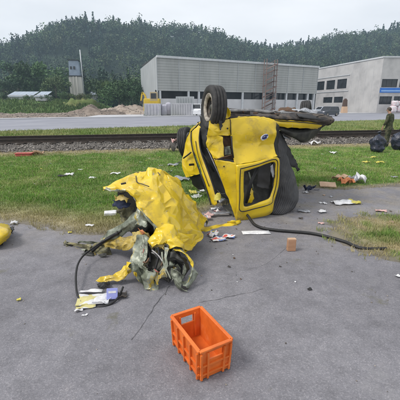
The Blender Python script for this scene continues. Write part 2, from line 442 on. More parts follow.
def asphalt_material():
    m = bpy.data.materials.new('worn_asphalt'); m.use_nodes = True
    nt = m.node_tree; bs = nt.nodes['Principled BSDF']; L = nt.links.new
    tc = nt.nodes.new('ShaderNodeTexCoord')
    def noise(s, det=8, rough=0.6):
        n = nt.nodes.new('ShaderNodeTexNoise'); n.inputs['Scale'].default_value = s; n.inputs['Detail'].default_value = det
        n.inputs['Roughness'].default_value = rough; L(tc.outputs['Object'], n.inputs['Vector']); return n
    def ramp(src, els):
        r = nt.nodes.new('ShaderNodeValToRGB')
        while len(r.color_ramp.elements) < len(els): r.color_ramp.elements.new(0.5)
        for e, (p_, c) in zip(r.color_ramp.elements, els): e.position = p_; e.color = (*c, 1)
        L(src, r.inputs['Fac']); return r
    def mul(a, b, f=1.0, mode='MULTIPLY'):
        x = nt.nodes.new('ShaderNodeMix'); x.data_type = 'RGBA'; x.blend_type = mode
        if isinstance(f, float): x.inputs[0].default_value = f
        else: L(f, x.inputs[0])
        L(a, x.inputs[6]); L(b, x.inputs[7]); return x.outputs[2]
    big = ramp(noise(0.55, 10).outputs['Fac'], [(0.3, (0.152, 0.148, 0.162)), (0.5, (0.192, 0.188, 0.206)), (0.72, (0.24, 0.235, 0.252))])
    mid = ramp(noise(5.0, 10, 0.7).outputs['Fac'], [(0.3, (0.72, 0.72, 0.72)), (0.55, (1, 1, 1)), (0.75, (1.16, 1.14, 1.11))])
    c = mul(big.outputs['Color'], mid.outputs['Color'])
    vo = nt.nodes.new('ShaderNodeTexVoronoi'); vo.inputs['Scale'].default_value = 130; L(tc.outputs['Object'], vo.inputs['Vector'])
    sp = nt.nodes.new('ShaderNodeSeparateColor'); L(vo.outputs['Color'], sp.inputs['Color'])
    agg = ramp(sp.outputs['Red'], [(0.0, (0.80, 0.80, 0.81)), (0.35, (0.96, 0.96, 0.96)), (0.8, (1.04, 1.04, 1.04)), (0.98, (1.35, 1.33, 1.30))])
    c = mul(c, agg.outputs['Color'])
    # worn, dusty area towards the right of the path
    sx = nt.nodes.new('ShaderNodeSeparateXYZ'); L(tc.outputs['Object'], sx.inputs['Vector'])
    mr = nt.nodes.new('ShaderNodeMapRange'); mr.inputs['From Min'].default_value = 3.4; mr.inputs['From Max'].default_value = 5.4
    L(sx.outputs['Y'], mr.inputs['Value'])
    dn = ramp(noise(1.6, 10, 0.7).outputs['Fac'], [(0.42, (0, 0, 0)), (0.62, (1, 1, 1))])
    mm = nt.nodes.new('ShaderNodeMath'); mm.operation = 'MULTIPLY'; L(mr.outputs['Result'], mm.inputs[0]); L(dn.outputs['Color'], mm.inputs[1])
    dust = ramp(noise(22, 8).outputs['Fac'], [(0.3, (0.15, 0.13, 0.105)), (0.7, (0.30, 0.275, 0.245))])
    c = mul(c, dust.outputs['Color'], mm.outputs['Value'], 'MIX')
    # moss and oil stains
    for (sc, loc, lo, hi, col) in ((1.9, 3.7, 0.63, 0.72, (0.115, 0.110, 0.06)), (1.3, 9.1, 0.62, 0.80, (0.075, 0.073, 0.078)), (0.8, 5.2, 0.58, 0.75, (0.29, 0.285, 0.29))):
        mp = nt.nodes.new('ShaderNodeMapping'); mp.inputs['Location'].default_value = (loc, loc * 2, 0); L(tc.outputs['Object'], mp.inputs['Vector'])
        n_ = nt.nodes.new('ShaderNodeTexNoise'); n_.inputs['Scale'].default_value = sc; n_.inputs['Detail'].default_value = 14; n_.inputs['Roughness'].default_value = 0.66; L(mp.outputs['Vector'], n_.inputs['Vector'])
        m_ = nt.nodes.new('ShaderNodeMapRange'); m_.inputs['From Min'].default_value = lo; m_.inputs['From Max'].default_value = hi; m_.inputs['To Max'].default_value = 0.75; L(n_.outputs['Fac'], m_.inputs['Value'])
        rgb = nt.nodes.new('ShaderNodeRGB'); rgb.outputs[0].default_value = (*col, 1)
        c = mul(c, rgb.outputs[0], m_.outputs['Result'], 'MIX')
    L(c, bs.inputs['Base Color'])
    bs.inputs['Roughness'].default_value = 0.82
    bp = nt.nodes.new('ShaderNodeBump'); bp.inputs['Strength'].default_value = 0.3; bp.inputs['Distance'].default_value = 0.006
    L(vo.outputs['Distance'], bp.inputs['Height'])
    bp2 = nt.nodes.new('ShaderNodeBump'); bp2.inputs['Strength'].default_value = 0.3; bp2.inputs['Distance'].default_value = 0.03
    L(noise(9, 8).outputs['Fac'], bp2.inputs['Height']); L(bp.outputs['Normal'], bp2.inputs['Normal'])
    L(bp2.outputs['Normal'], bs.inputs['Normal'])
    return m
M['asphalt'] = asphalt_material()

# ------------------------------------------------------------------ ground, path, lawn
def structure(o, label=None):
    o['kind'] = 'structure'
    if label: o['label'] = label
    return o
def sheet(name, pts, z, m):
    return mesh_obj(name, [(p[0], p[1], z if len(p) < 3 else p[2]) for p in pts], [tuple(range(len(pts)))], m, None, False)

structure(sheet('ground', [(-1500, -60), (1500, -60), (1500, 2500), (-1500, 2500)], -0.05, M['ground']))
structure(sheet('asphalt_path', [(-14, -6), (14, -6), (14, 7.2), (-14, 7.2)], 0.0, M['asphalt']))

EDGE_PX = [(-90, 220), (0, 222), (30, 225), (60, 231), (85, 236), (110, 235), (150, 228), (190, 219), (215, 207), (240, 201), (275, 194), (305, 188), (345, 190), (400, 185), (470, 178)]
EDGE = [G(*e) for e in EDGE_PX]
EX = np.array([e.x for e in EDGE]); EY = np.array([e.y for e in EDGE])
TOE_L, TOE_R = G(0, 153), G(400, 143.5)
TRK = (TOE_R - TOE_L).normalized(); TRN = Vector((-TRK.y, TRK.x, 0))

def vnoise(x, y, s, seed=0.0):
    return np.array([mnoise.fractal(Vector((a * s + seed, b * s - seed, seed)), 1.0, 2.0, 4) for a, b in zip(x, y)])
def grass_s(x, y):
    """metres into the grass (negative on the asphalt)"""
    s1 = y - np.interp(x, EX, EY)
    qx = np.abs((x - 3.25) / 1.38); qy = np.abs((y - 4.28) / 0.98)
    rr = (qx ** 2.4 + qy ** 2.4) ** (1 / 2.4)
    s2 = (1 - rr) * 0.9
    return np.maximum(s1, s2), s2 > s1
def toe_d(x, y):
    return -((x - TOE_L.x) * TRN.x + (y - TOE_L.y) * TRN.y)      # metres in front of the ballast toe

def grass_colour(x, y):
    s, inp = grass_s(x, y)
    n1 = vnoise(x, y, 1.1, 3.0); n2 = vnoise(x, y, 4.5, 8.0)
    left = np.clip((0.6 - x) / 1.2, 0, 1)
    width = 0.30 + 0.75 * left + 0.45 * n1
    dry = np.clip(1.25 - s / np.maximum(width, 0.12), 0, 1) * 0.95
    td = toe_d(x, y)
    dry = np.maximum(dry, np.clip(1.25 - td / (1.3 + 0.6 * n1), 0, 1))
    dry = np.maximum(dry, np.clip(0.02 + 0.6 * n1 + 0.3 * n2, 0, 0.4))
    dry = np.where(inp, np.clip(0.62 + 1.1 * n1 + 0.5 * n2, 0.05, 1), dry)
    green = np.stack([0.155 + 0.03 * n1 + 0.03 * n2, 0.285 + 0.05 * n1 + 0.04 * n2, 0.045 + 0 * n1], 1)
    beige = np.stack([0.36 + 0.08 * n2, 0.31 + 0.07 * n2, 0.16 + 0.05 * n2], 1)
    return green * (1 - dry[:, None]) + beige * dry[:, None], dry, s

def make_lawn():
    xs = np.arange(-13.0, 16.0, 0.10); ys = np.arange(2.9, 17.5, 0.10)
    X, Y = np.meshgrid(xs, ys); x, y = X.ravel(), Y.ravel()
    c, dry, s = grass_colour(x, y)
    n = vnoise(x, y, 6.0, 1.0)
    s = s + 0.10 * n + 0.05 * vnoise(x, y, 17.0, 4.0)
    z = np.clip(s * 0.16, -0.05, 0.016) + np.where(s > 0.05, 0.012 * n, 0)
    far = toe_d(x, y) < -0.5
    z = np.where(far, -0.06, z)
    soil = np.array([0.20, 0.165, 0.115])
    col = c * 0.55 + soil * 0.45 * (0.55 + 0.6 * dry[:, None])
    e_ = np.clip(1 - s / 0.3, 0, 1)[:, None]
    col = col * (1 - e_) + np.array([0.165, 0.148, 0.125]) * e_
    nx, ny = len(xs), len(ys)
    i = np.arange(ny - 1)[:, None] * nx + np.arange(nx - 1)[None, :]
    F = np.stack([i, i + 1, i + nx + 1, i + nx], -1).reshape(-1, 4)
    structure(np_mesh('lawn', np.stack([x, y, z], 1), F, M['lawn'], None, True, col))
make_lawn()

def blades(name, x, y, z, h, w, col, label):
    n = len(x)
    a = rng.uniform(0, 2 * np.pi, n); lean = rng.normal(0, 0.5, n) * h; la = rng.uniform(0, 2 * np.pi, n)
    dx, dy = np.cos(a) * w / 2, np.sin(a) * w / 2
    lx, ly = np.cos(la) * lean, np.sin(la) * lean
    V = np.empty((n, 5, 3))
    V[:, 0] = np.stack([x - dx, y - dy, z - 0.01], 1)
    V[:, 1] = np.stack([x + dx, y + dy, z - 0.01], 1)
    V[:, 2] = np.stack([x + dx * 0.75 + lx * 0.35, y + dy * 0.75 + ly * 0.35, z + h * 0.6], 1)
    V[:, 3] = np.stack([x - dx * 0.75 + lx * 0.35, y - dy * 0.75 + ly * 0.35, z + h * 0.6], 1)
    V[:, 4] = np.stack([x + lx, y + ly, z + h], 1)
    b = (np.arange(n) * 5)[:, None]
    T = np.concatenate([b + np.array([[0, 1, 2]]), b + np.array([[0, 2, 3]]), b + np.array([[3, 2, 4]])], 0)
    C = np.repeat(col, 5, 0)
    o = np_mesh(name, V.reshape(-1, 3), T, M['blade'], None, False, C)
    return tag(o, label, 'grass', kind='stuff')

def make_blades():
    N = 380000
    # more blades near the camera: depth drawn so that density falls off with distance
    dpt = 3.2 * (17.0 / 3.2) ** rng.uniform(0, 1, N)
    x = dpt * rng.uniform(-0.72, 0.75, N); y = dpt
    s, inp = grass_s(x, y)
    keep = (s > -0.12) & (toe_d(x, y) > -0.15)
    x, y = x[keep], y[keep]
    c, dry, s = grass_colour(x, y)
    s2 = s + 0.22 * vnoise(x, y, 5.0, 1.0) + 0.12 * vnoise(x, y, 14.0, 4.0)
    u = rng.uniform(0, 1, len(x))
    keep = (s2 > 0.0) & (u < np.clip(0.35 + s2 * 1.2, 0, 1) * (1 - 0.2 * dry))
    x, y, c, dry, s2 = x[keep], y[keep], c[keep], dry[keep], s2[keep]
    n = len(x)
    h = rng.uniform(0.022, 0.055, n) * (1 - 0.3 * dry) * (0.8 + 0.8 * np.clip(vnoise(x, y, 1.7, 5.0) + 0.4, 0, 1))
    tall = rng.uniform(0, 1, n) < 0.012
    h = np.where(tall, h * 2.6, h)
    w = rng.uniform(0.004, 0.008, n) * np.clip(y / 5.0, 1, 2.2)
    c = c * rng.uniform(0.7, 1.35, (n, 1)) * np.array([1.0, 1.0, 1.0])
    swap = rng.uniform(0, 1, n) < 0.12
    c[swap] = np.array([0.36, 0.32, 0.17]) * rng.uniform(0.7, 1.2, (swap.sum(), 1))
    blades('lawn_grass', x, y, np.full(n, 0.012), h, w, c, 'short patchy green and straw coloured grass beside the asphalt path')
make_blades()

# cracks and moss stains on the asphalt
def crack(name, pxs, w):
    pts = smooth_path([G(*p) for p in pxs], 8)
    V, F = [], []
    for i, p in enumerate(pts):
        t = (pts[min(i + 1, len(pts) - 1)] - pts[max(i - 1, 0)]).normalized()
        s = Vector((-t.y, t.x, 0))
        o = s * 0.02 * mnoise.noise(p * 9) + t * 0
        ww = w * (0.35 + 0.9 * abs(mnoise.noise(p * 14 + Vector((3, 3, 3)))))
        V += [p + o + s * ww + Vector((0, 0, 0.004)), p + o - s * ww + Vector((0, 0, 0.004))]
    for i in range(len(pts) - 1): F.append((2 * i, 2 * i + 1, 2 * i + 3, 2 * i + 2))
    return mesh_obj(name, V, F, M['tar'], bpy.data.objects['asphalt_path'], False)
crack('crack', [(170, 286), (160, 300), (152, 311), (142, 325), (131, 340)], 0.0035)
crack('crack', [(198, 303), (212, 301), (228, 297), (248, 293), (263, 289)], 0.003)
crack('crack', [(300, 233), (270, 262), (240, 271), (236, 276)], 0.0018)

# ------------------------------------------------------------------ railway
def seg_line(px0, py0, px1, py1, z):
    a, b = G(px0, py0, z), G(px1, py1, z)
    dd = (b - a).normalized()
    return a - dd * 25, b + dd * 30, dd
RA, RB, RD = seg_line(0, 143, 400, 135, 0.28)
RN = Vector((-RD.y, RD.x, 0))
trk_c = (RA + RB) / 2
bed_pts = [(-1.25, -0.06), (-0.35, 0.2), (1.85, 0.2), (2.9, -0.06)]
Vb, Fb = [], []
nseg = 120
for i in range(nseg + 1):
    p = RA + (RB - RA) * (i / nseg)
    for (o, z) in bed_pts:
        q = p + RN * (o + 0.07 * mnoise.noise(p * 0.9 + Vector((o, 0, 0))))
        Vb.append(Vector((q.x, q.y, z)))
for i in range(nseg):
    for k in range(3):
        Fb.append((i * 4 + k, (i + 1) * 4 + k, (i + 1) * 4 + k + 1, i * 4 + k + 1))
structure(mesh_obj('ballast_bed', Vb, Fb, M['ballast_bed'], None, True))

def ico_templates(k=6):
    out = []
    for s in range(k):
        bm = bmesh.new(); bmesh.ops.create_icosphere(bm, subdivisions=1, radius=1)
        for v in bm.verts:
            v.co *= 0.75 + 0.45 * random.random()
            v.co.z *= 0.75
        bm.verts.ensure_lookup_table()
        out.append((np.array([v.co[:] for v in bm.verts]), np.array([[v.index for v in f.verts] for f in bm.faces])))
        bm.free()
    return out
ICO = ico_templates()
def stones(name, pos, rad, m, col, label, cat, parent=None):
    Vs, Fs, Cs = [], [], []
    b = 0
    for i in range(len(pos)):
        tv, tf = ICO[i % len(ICO)]
        a = rng.uniform(0, 2 * np.pi); ca, sa = np.cos(a), np.sin(a)
        v = tv * rad[i] * np.array([1.0, rng.uniform(0.6, 1.0), 1.0])
        v = np.stack([v[:, 0] * ca - v[:, 1] * sa, v[:, 0] * sa + v[:, 1] * ca, v[:, 2]], 1) + pos[i]
        Vs.append(v); Fs.append(tf + b); Cs.append(np.repeat(col[i][None], len(tv), 0)); b += len(tv)
    o = np_mesh(name, np.concatenate(Vs), np.concatenate(Fs), m, parent, False, np.concatenate(Cs))
    return tag(o, label, cat, kind='stuff')
n = 11000
t = rng.uniform(0.28, 0.72, n) * (RB - RA).length
off = rng.uniform(-1.35, 0.9, n)
zz = np.interp(off, [-1.25, -0.35, 1.85], [-0.02, 0.2, 0.2])
pos = np.stack([RA.x + RD.x * t + RN.x * off, RA.y + RD.y * t + RN.y * off, zz + rng.uniform(-0.01, 0.02, n)], 1)
g = rng.uniform(0.35, 1.25, (n, 1))
stones('ballast_stones', pos, rng.uniform(0.022, 0.055, n), M['stone'], g * np.array([1.0, 0.97, 0.93]), 'grey crushed stone ballast along the railway track', 'ballast')
n = 700
t = rng.uniform(0.28, 0.72, n) * (RB - RA).length; off = -1.3 - rng.exponential(0.25, n)
pos = np.stack([RA.x + RD.x * t + RN.x * off, RA.y + RD.y * t + RN.y * off, np.full(n, 0.015)], 1)
stones('loose_ballast', pos, rng.uniform(0.015, 0.035, n), M['stone'], rng.uniform(0.5, 1.2, (n, 1)) * np.array([1.0, 0.95, 0.9]), 'loose stones scattered in the grass before the ballast', 'gravel')

track = thing('railway_track', (trk_c.x, trk_c.y, 0.2), 'dark steel railway track on stone ballast crossing behind the wreck', 'railway')
prof = [(-0.07, 0.0), (0.07, 0.0), (0.07, 0.02), (0.012, 0.04), (0.012, 0.125), (0.036, 0.135), (0.036, 0.168), (-0.036, 0.168), (-0.036, 0.135), (-0.012, 0.125), (-0.012, 0.04), (-0.07, 0.02)]
for o in (0.0, 1.5):
    V = []
    for p in (RA, RB):
        for (a, z) in prof:
            q = p + RN * (o + a); V.append(Vector((q.x, q.y, 0.27 + z)))
    n = len(prof)
    F = [(k, (k + 1) % n, n + (k + 1) % n, n + k) for k in range(n)] + [tuple(reversed(range(n))), tuple(range(n, 2 * n))]
    mesh_obj('rail', V, F, M['rail'], track, False)
L_trk = (RB - RA).length
sl_mesh = None
k0 = int(0.27 * L_trk / 0.63); k1 = int(0.73 * L_trk / 0.63)
for k in range(k0, k1):
    p = RA + RD * (k * 0.63) + RN * 0.75
    if sl_mesh is None:
        mb = MB().box((0, 0, 0), (0.24, 2.12, 0.15), rz=math.atan2(RD.y, RD.x))
        o = mb.build('sleeper', M['sleeper'], None, bevel=0.01); sl_mesh = o.data; o.parent = track
    else:
        o = bpy.data.objects.new('sleeper', sl_mesh); COL.objects.link(o); o.parent = track
    o.location = Vector((p.x, p.y, 0.188)) - track.location

# ------------------------------------------------------------------ road and yards
def line2(pa, pb, ext):
    a, b = G(*pa), G(*pb); dd = (b - a).normalized()
    return a - dd * ext, b + dd * ext
N0, N1 = line2((0, 130.5), (400, 119), 60)
F0, F1 = line2((0, 119.8), (400, 113), 60)
structure(sheet('road', [N0, N1, F1, F0], -0.03, M['road']))
fd = (F1 - F0).normalized(); fn = Vector((-fd.y, fd.x, 0))
def band(name, a0, a1, n_, w0, w1, z0, z1, m):
    V = []
    for p in (a0, a1):
        for (o, z) in ((w0, z0), (w0, z1), (w1, z1), (w1, z0)):
            q = p + n_ * o; V.append((q.x, q.y, z))
    return structure(mesh_obj(name, V, [(0, 1, 5, 4), (1, 2, 6, 5), (2, 3, 7, 6), (3, 0, 4, 7), (0, 3, 2, 1), (4, 5, 6, 7)], m, None, False))
band('kerb', F0, F1, fn, 0.0, 0.35, -0.06, 0.16, M['concrete_pale'])
band('sidewalk', F0, F1, fn, 0.352, 2.4, -0.06, 0.15, M['paving'])
nd = (N1 - N0).normalized(); nn = Vector((nd.y, -nd.x, 0))
band('road_edge', N0, N1, nn, 0.0, 0.22, -0.06, 0.0, M['paving'])
# forecourt before the concrete building and the warehouse yard
fa = F0 + fd * ((Vector((20, 0, 0)) - F0).dot(fd)); 
def on_far(x, o):
    t_ = (x - F0.x) / fd.x
    p = F0 + fd * t_ + fn * o
    return Vector((p.x, p.y, 0))
structure(sheet('forecourt', [on_far(18, 2.5), on_far(95, 2.5), (110, 150), (15, 150)], 0.10, M['concrete_pale']))
structure(sheet('yard', [on_far(-16, 6.0), on_far(17.5, 6.0), (14.5, 150), (-30, 150)], 0.02, M['paving']))

# rough grass strip between track and road
def strip_blades():
    N = 60000
    dpt = 14.5 * (48 / 14.5) ** rng.uniform(0, 1, N)
    x = dpt * rng.uniform(-0.7, 0.72, N); y = dpt
    o = (x - RA.x) * RN.x + (y - RA.y) * RN.y
    rd = (x - N0.x) * (-nd.y) + (y - N0.y) * nd.x
    keep = (o > 2.6) & (rd < -0.35)
    x, y = x[keep], y[keep]; n = len(x)
    n1 = vnoise(x, y, 0.35, 6.0)
    dry = np.clip(0.35 + 0.9 * n1 + rng.normal(0, 0.12, n), 0, 1)[:, None]
    c = np.array([[0.125, 0.20, 0.035]]) * (1 - dry) + np.array([[0.34, 0.32, 0.14]]) * dry
    c *= rng.uniform(0.75, 1.3, (n, 1))
    blades('verge_grass', x, y, np.full(n, -0.05), rng.uniform(0.08, 0.2, n), rng.uniform(0.02, 0.04, n), c, 'rough yellow green grass between the railway and the road')
strip_blades()

# ------------------------------------------------------------------ far terrain on the left
def terrain(name, x0, x1, y0, y1, nx, ny, hfun, m):
    xs = np.linspace(x0, x1, nx); ys = np.linspace(y0, y1, ny)
    V = [(a, b, hfun(a, b)) for b in ys for a in xs]
    F = [(j * nx + i, j * nx + i + 1, (j + 1) * nx + i + 1, (j + 1) * nx + i) for j in range(ny - 1) for i in range(nx - 1)]
    return structure(mesh_obj(name, V, F, m, None, True))
def sstep(a, b, x):
    t_ = min(max((x - a) / (b - a), 0), 1); return t_ * t_ * (3 - 2 * t_)
def bank_h(x, y):
    n = mnoise.fractal(Vector((x * 0.05, y * 0.05, 2)), 1, 2, 4)
    n2 = mnoise.fractal(Vector((x * 0.3, y * 0.3, 5)), 1, 2, 3)
    fade = 1 - sstep(-30, -20, x + 0.18 * (y - 80))
    return -0.12 + fade * (sstep(82, 100, y + 5 * n) * (3.0 + 1.0 * n) + 0.12 * n2 * sstep(52, 60, y))
terrain('grass_bank', -140, -8, 50, 150, 90, 70, bank_h, M['grass_far'])
def dirt_h(x, y):
    n2 = mnoise.fractal(Vector((x * 0.35, y * 0.35, 5)), 1, 2, 4)
    s_ = (y - (F0.y + (x - F0.x) * fd.y / fd.x))        # metres beyond the road's far edge (along y)
    return -0.1 + sstep(3.0, 4.5, s_) * (1 - sstep(34, 42, s_ + 3 * n2)) * (1 - sstep(-24, -18, x)) * (0.28 + 0.35 * n2)
terrain('dirt_strip', -85, -17, 25, 95, 130, 110, dirt_h, M['dirt'])
def mound_h(cx, cy, rx, ry, h, sd):
    def f(x, y):
        r_ = math.hypot((x - cx) / rx, (y - cy) / ry)
        n2 = mnoise.fractal(Vector((x * 0.28 + sd, y * 0.28, sd)), 1, 2, 5)
        return -0.3 + max(0, 1 - r_ ** 2) * h * (1 + 0.7 * n2) + 0.25 * n2
    return f
def mound(label, px, py, Y, rx, ry, h, m, sd):
    c = P(px, py, Y)
    o = terrain('dirt_mound', c.x - rx, c.x + rx, Y - ry, Y + ry, 44, 34, mound_h(c.x, Y, rx, ry, h, sd), m)
    o['label'] = label
    return o
mound('brown earth heap beyond the road left of the pale heap', 98, 108, 74, 7.5, 6, 1.6, M['dirt'], 1.3)
mound('pale earth heap in front of the trees beside the warehouse', 123, 107, 78, 10.5, 7, 1.6, M['sand'], 4.1)
mound('low weedy heap at the foot of the tower', 80, 98, 98, 8, 6, 3.9, M['ground'], 7.7)

# rubble on the heaps and the dirt strip, rough weeds on the bank
n = 2600
px_r = rng.uniform(-5, 146, n); Yr = rng.uniform(48, 84, n)
xr = (px_r - 200) / FPX * Yr * 1.0
pr = []
heaps = [mound_h(P(98, 108, 74).x, 74, 7.5, 6, 1.6, 1.3), mound_h(P(123, 107, 78).x, 78, 10.5, 7, 1.6, 4.1)]
for a_, b_ in zip(xr, Yr):
    hz = max([dirt_h(a_, b_) if a_ < -18 else -1] + [f_(a_, b_) for f_ in heaps if f_(a_, b_) > 0.0] + [-1])
    if hz > 0.02: pr.append((a_, b_, hz))
pr = np.array(pr)
stones('rubble', pr, rng.uniform(.06, .28, len(pr)) ** 1.2, M['stone'], rng.uniform(.5, 1.5, (len(pr), 1)) * np.array([1.05, .95, .86]), 'broken rubble strewn over the earth heaps and dirt beyond the road', 'rubble')
def bank_weeds():
    N = 26000
    x = rng.uniform(-95, -14, N); y = rng.uniform(76, 112, N)
    z = np.array([bank_h(a_, b_) for a_, b_ in zip(x, y)])
    k_ = (z > -.08) & (np.abs(x / y) < .72)
    x, y, z = x[k_], y[k_], z[k_]; m_ = len(x)
    n1 = vnoise(x, y, .15, 2.0)[:, None]
    c_ = np.array([[.075, .14, .03]]) * (1 + .5 * n1) + np.array([[.05, .03, .02]]) * rng.uniform(0, 1, (m_, 1))
    blades('bank_weeds', x, y, z, rng.uniform(.25, .9, m_) * (1 + .5 * n1[:, 0]), rng.uniform(.12, .3, m_), c_, 'rough green weeds and tall grass covering the bank at left')
bank_weeds()

# forested hills
def hill_h(x, y):
    n = mnoise.fractal(Vector((x * 0.006, y * 0.006, 11)), 1, 2, 4)
    return -1 + sstep(125, 420, y + 30 * n) * (62 + 14 * n) + 6 * n * sstep(120, 160, y)
terrain('forest_hill', -420, 420, 118, 560, 80, 60, hill_h, M['forest_floor'])

def leaf_cloud(cen, rad, n, size, base, var=0.35, flat=0.9):
    """n leaf faces spread through lumps: cen (k,3) rad (k,3)"""
    k = len(cen)
    idx = rng.integers(0, k, n)
    d_ = rng.normal(0, 1, (n, 3)); d_ /= np.linalg.norm(d_, axis=1)[:, None]
    r_ = rng.uniform(0.55, 1.0, (n, 1)) ** 0.5
    p = cen[idx] + d_ * rad[idx] * r_ * (1 + 0.18 * rng.normal(0, 1, (n, 1)))
    a = rng.normal(0, 1, (n, 3)); a /= np.linalg.norm(a, axis=1)[:, None]
    nrm = d_ + 0.7 * rng.normal(0, 1, (n, 3)); nrm /= np.linalg.norm(nrm, axis=1)[:, None]
    a = np.cross(nrm, a); a /= np.linalg.norm(a, axis=1)[:, None] + 1e-9
    b = np.cross(nrm, a)
    s = size * rng.uniform(0.6, 1.4, (n, 1))
    V = np.stack([p - a * s * 0.5, p + b * s * 0.32, p + a * s * 0.5, p - b * s * 0.32], 1).reshape(-1, 3)
    F = np.arange(n * 4).reshape(n, 4)
    lump = rng.uniform(1 - var, 1 + var, (k, 1))[idx]
    C = np.repeat(np.array(base)[None] * lump * rng.uniform(0.75, 1.25, (n, 1)), 4, 0)
    return V, F, C

def make_forest():
    Vs, Fs, Cs = [], [], []; b = 0
    cnt = 0
    while cnt < 3700:
        y = rng.uniform(128, 480); x = y * rng.uniform(-0.75, 0.75)
        u_ = x / y
        if -0.12 < u_ < 0.62 and hill_h(x, y) + 12 < 0.13 * y: continue      # hidden behind the buildings
        h = rng.uniform(9, 16); w = rng.uniform(3.4, 5.6); gz = hill_h(x, y)
        con = mnoise.noise(Vector((x * 0.015, y * 0.015, 3))) + rng.normal(0, 0.25) > 0.1
        nl = int(np.clip(42000 / y, 95, 300)); k = 7
        if con:
            t_ = np.linspace(0.12, 0.95, k)
            cen = np.stack([np.full(k, x), np.full(k, y), gz + h * t_], 1)
            rr = w * 0.72 * (1.1 - t_)
            rad = np.stack([rr, rr, np.full(k, h * 0.12)], 1); base = (0.030, 0.058, 0.040)
        else:
            cen = np.array([x, y, gz + h * 0.52]) + rng.normal(0, 1, (k, 3)) * np.array([w * 0.42, w * 0.42, h * 0.17])
            rad = np.full((k, 3), w * 0.60); base = (0.050, 0.090, 0.040)
        base = np.array(base) * rng.uniform(0.65, 1.4) * np.array([rng.uniform(.85, 1.35), 1.0, rng.uniform(.8, 1.15)])
        V, F, C = leaf_cloud(cen, rad, nl, 0.40 + y / 300, base)
        Vs.append(V); Fs.append(F + b); Cs.append(C); b += len(V); cnt += 1
    o = np_mesh('forest', np.concatenate(Vs), np.concatenate(Fs), M['leaf'], None, False, np.concatenate(Cs))
    tag(o, 'dark blue green mixed forest covering the far hillside', 'forest', kind='stuff')
make_forest()

def tree(px_, py_base, Y, h, w, base, label, n=2600, trunk=0.28, group=None, low=0.25):
    c = P(px_, py_base, Y)
    t = thing('tree', c, label, 'tree', group)
    k = 16
    cen = rng.normal(0, 1, (k, 3)) * np.array([w * 0.30, w * 0.30, h * 0.20]) + np.array([0, 0, h * (0.5 + low / 2)])
    cen[:, 2] = np.clip(cen[:, 2], h * low, h * 0.86)
    rad = rng.uniform(0.16, 0.30, (k, 1)) * w * np.array([[1, 1, 0.8]])
    V, F, C = leaf_cloud(cen, rad, n, w * 0.075, base, 0.45)
    np_mesh('crown', V, F, M['leaf'], t, False, C)
    mb = MB()
    mb.tube([c + Vector((0, 0, -0.5)), c + Vector((0.03 * h, 0, h * 0.3)), c + Vector((-0.02 * h, 0.02 * h, h * 0.7))], [h * 0.03, h * 0.022, h * 0.008], 8)
    for q in range(5):
        e = Vector(cen[q]); st = c + Vector((0.02 * h, 0, h * (0.25 + 0.07 * q)))
        mb.tube([st, (st + c + e) / 2 + Vector((0, 0, 0.02 * h)), c + e], [h * 0.012, h * 0.008, h * 0.003], 6)
    mb.build('trunk', M['bark'], t, True)
    return t
tree(36, 96, 118, 9.5, 11.5, (0.062, 0.115, 0.042), 'broad light green tree behind the blue grey sheds', 4200)
tree(19, 95, 126, 11, 8.0, (0.045, 0.085, 0.040), 'darker green tree behind the left shed, near the left edge', 3000)
tree(56, 97, 105, 5.6, 5.5, (0.085, 0.125, 0.045), 'small yellow green tree between the sheds and the tower', 2200)
tree(4, 98, 108, 6.0, 5.0, (0.050, 0.09, 0.045), 'small dark tree at the left edge of the picture', 2000)
tree(119, 104, 98, 6.5, 8.5, (0.060, 0.115, 0.040), 'wide green tree behind the pale earth heap', 3400)
tree(133, 104, 92, 5.6, 5.5, (0.045, 0.09, 0.038), 'dark green tree next to the warehouse side wall', 2400)
tree(106, 104, 104, 6.4, 5.0, (0.095, 0.15, 0.035), 'bright yellow green tree right of the white tower', 2400)
tree(102, 101, 125, 8.0, 6.0, (0.045, 0.085, 0.035), 'tall dark tree behind the yellow green tree', 2400)

def shrub(px_, py_base, Y, h, w, base, label, n=700):
    c = P(px_, py_base, Y)
    t = thing('shrub', c, label, 'shrub', 'shrubs on the grass bank')
    k = 7
    cen = rng.normal(0, 1, (k, 3)) * np.array([w * 0.28, w * 0.28, h * 0.12]) + np.array([0, 0, h * 0.5])
    rad = np.full((k, 3), h * 0.33)
    V, F, C = leaf_cloud(cen, rad, n, h * 0.13, base, 0.4)
    np_mesh('foliage', V, F, M['leaf'], t, False, C)
    mb = MB()
    for q in range(4): mb.tube([c, c + Vector(cen[q]) * 0.6, c + Vector(cen[q])], [0.05, 0.03, 0.01], 5)
    mb.build('stem', M['bark'], t, True)
shrub(62, 98.5, 88, 1.7, 3.2, (0.06, 0.11, 0.04), 'round green shrub on the bank right of the sheds')
shrub(69, 99, 90, 1.5, 2.4, (0.08, 0.11, 0.05), 'pale shrub at the left foot of the white tower')
shrub(90, 98, 92, 1.3, 2.6, (0.075, 0.10, 0.045), 'low shrub at the right foot of the white tower')
shrub(48, 100, 86, 1.4, 2.8, (0.055, 0.10, 0.04), 'low dark shrub in front of the small shed')
shrub(3, 100, 88, 1.8, 2.6, (0.06, 0.10, 0.05), 'grey green shrub left of the long shed')

shrub(74.5, 99.5, 90.5, 1.6, 2.6, (0.075, 0.115, 0.04), 'weedy shrub on the heap under the tower, left one')
shrub(80, 99.5, 90, 1.7, 2.8, (0.10, 0.11, 0.05), 'brownish shrub on the heap right under the tower')
shrub(86, 99.5, 90.5, 1.4, 2.6, (0.065, 0.11, 0.04), 'weedy shrub on the heap under the tower, right one')
shrub(27, 100, 88, 1.3, 3.0, (0.07, 0.12, 0.045), 'low weedy shrub in front of the long shed')
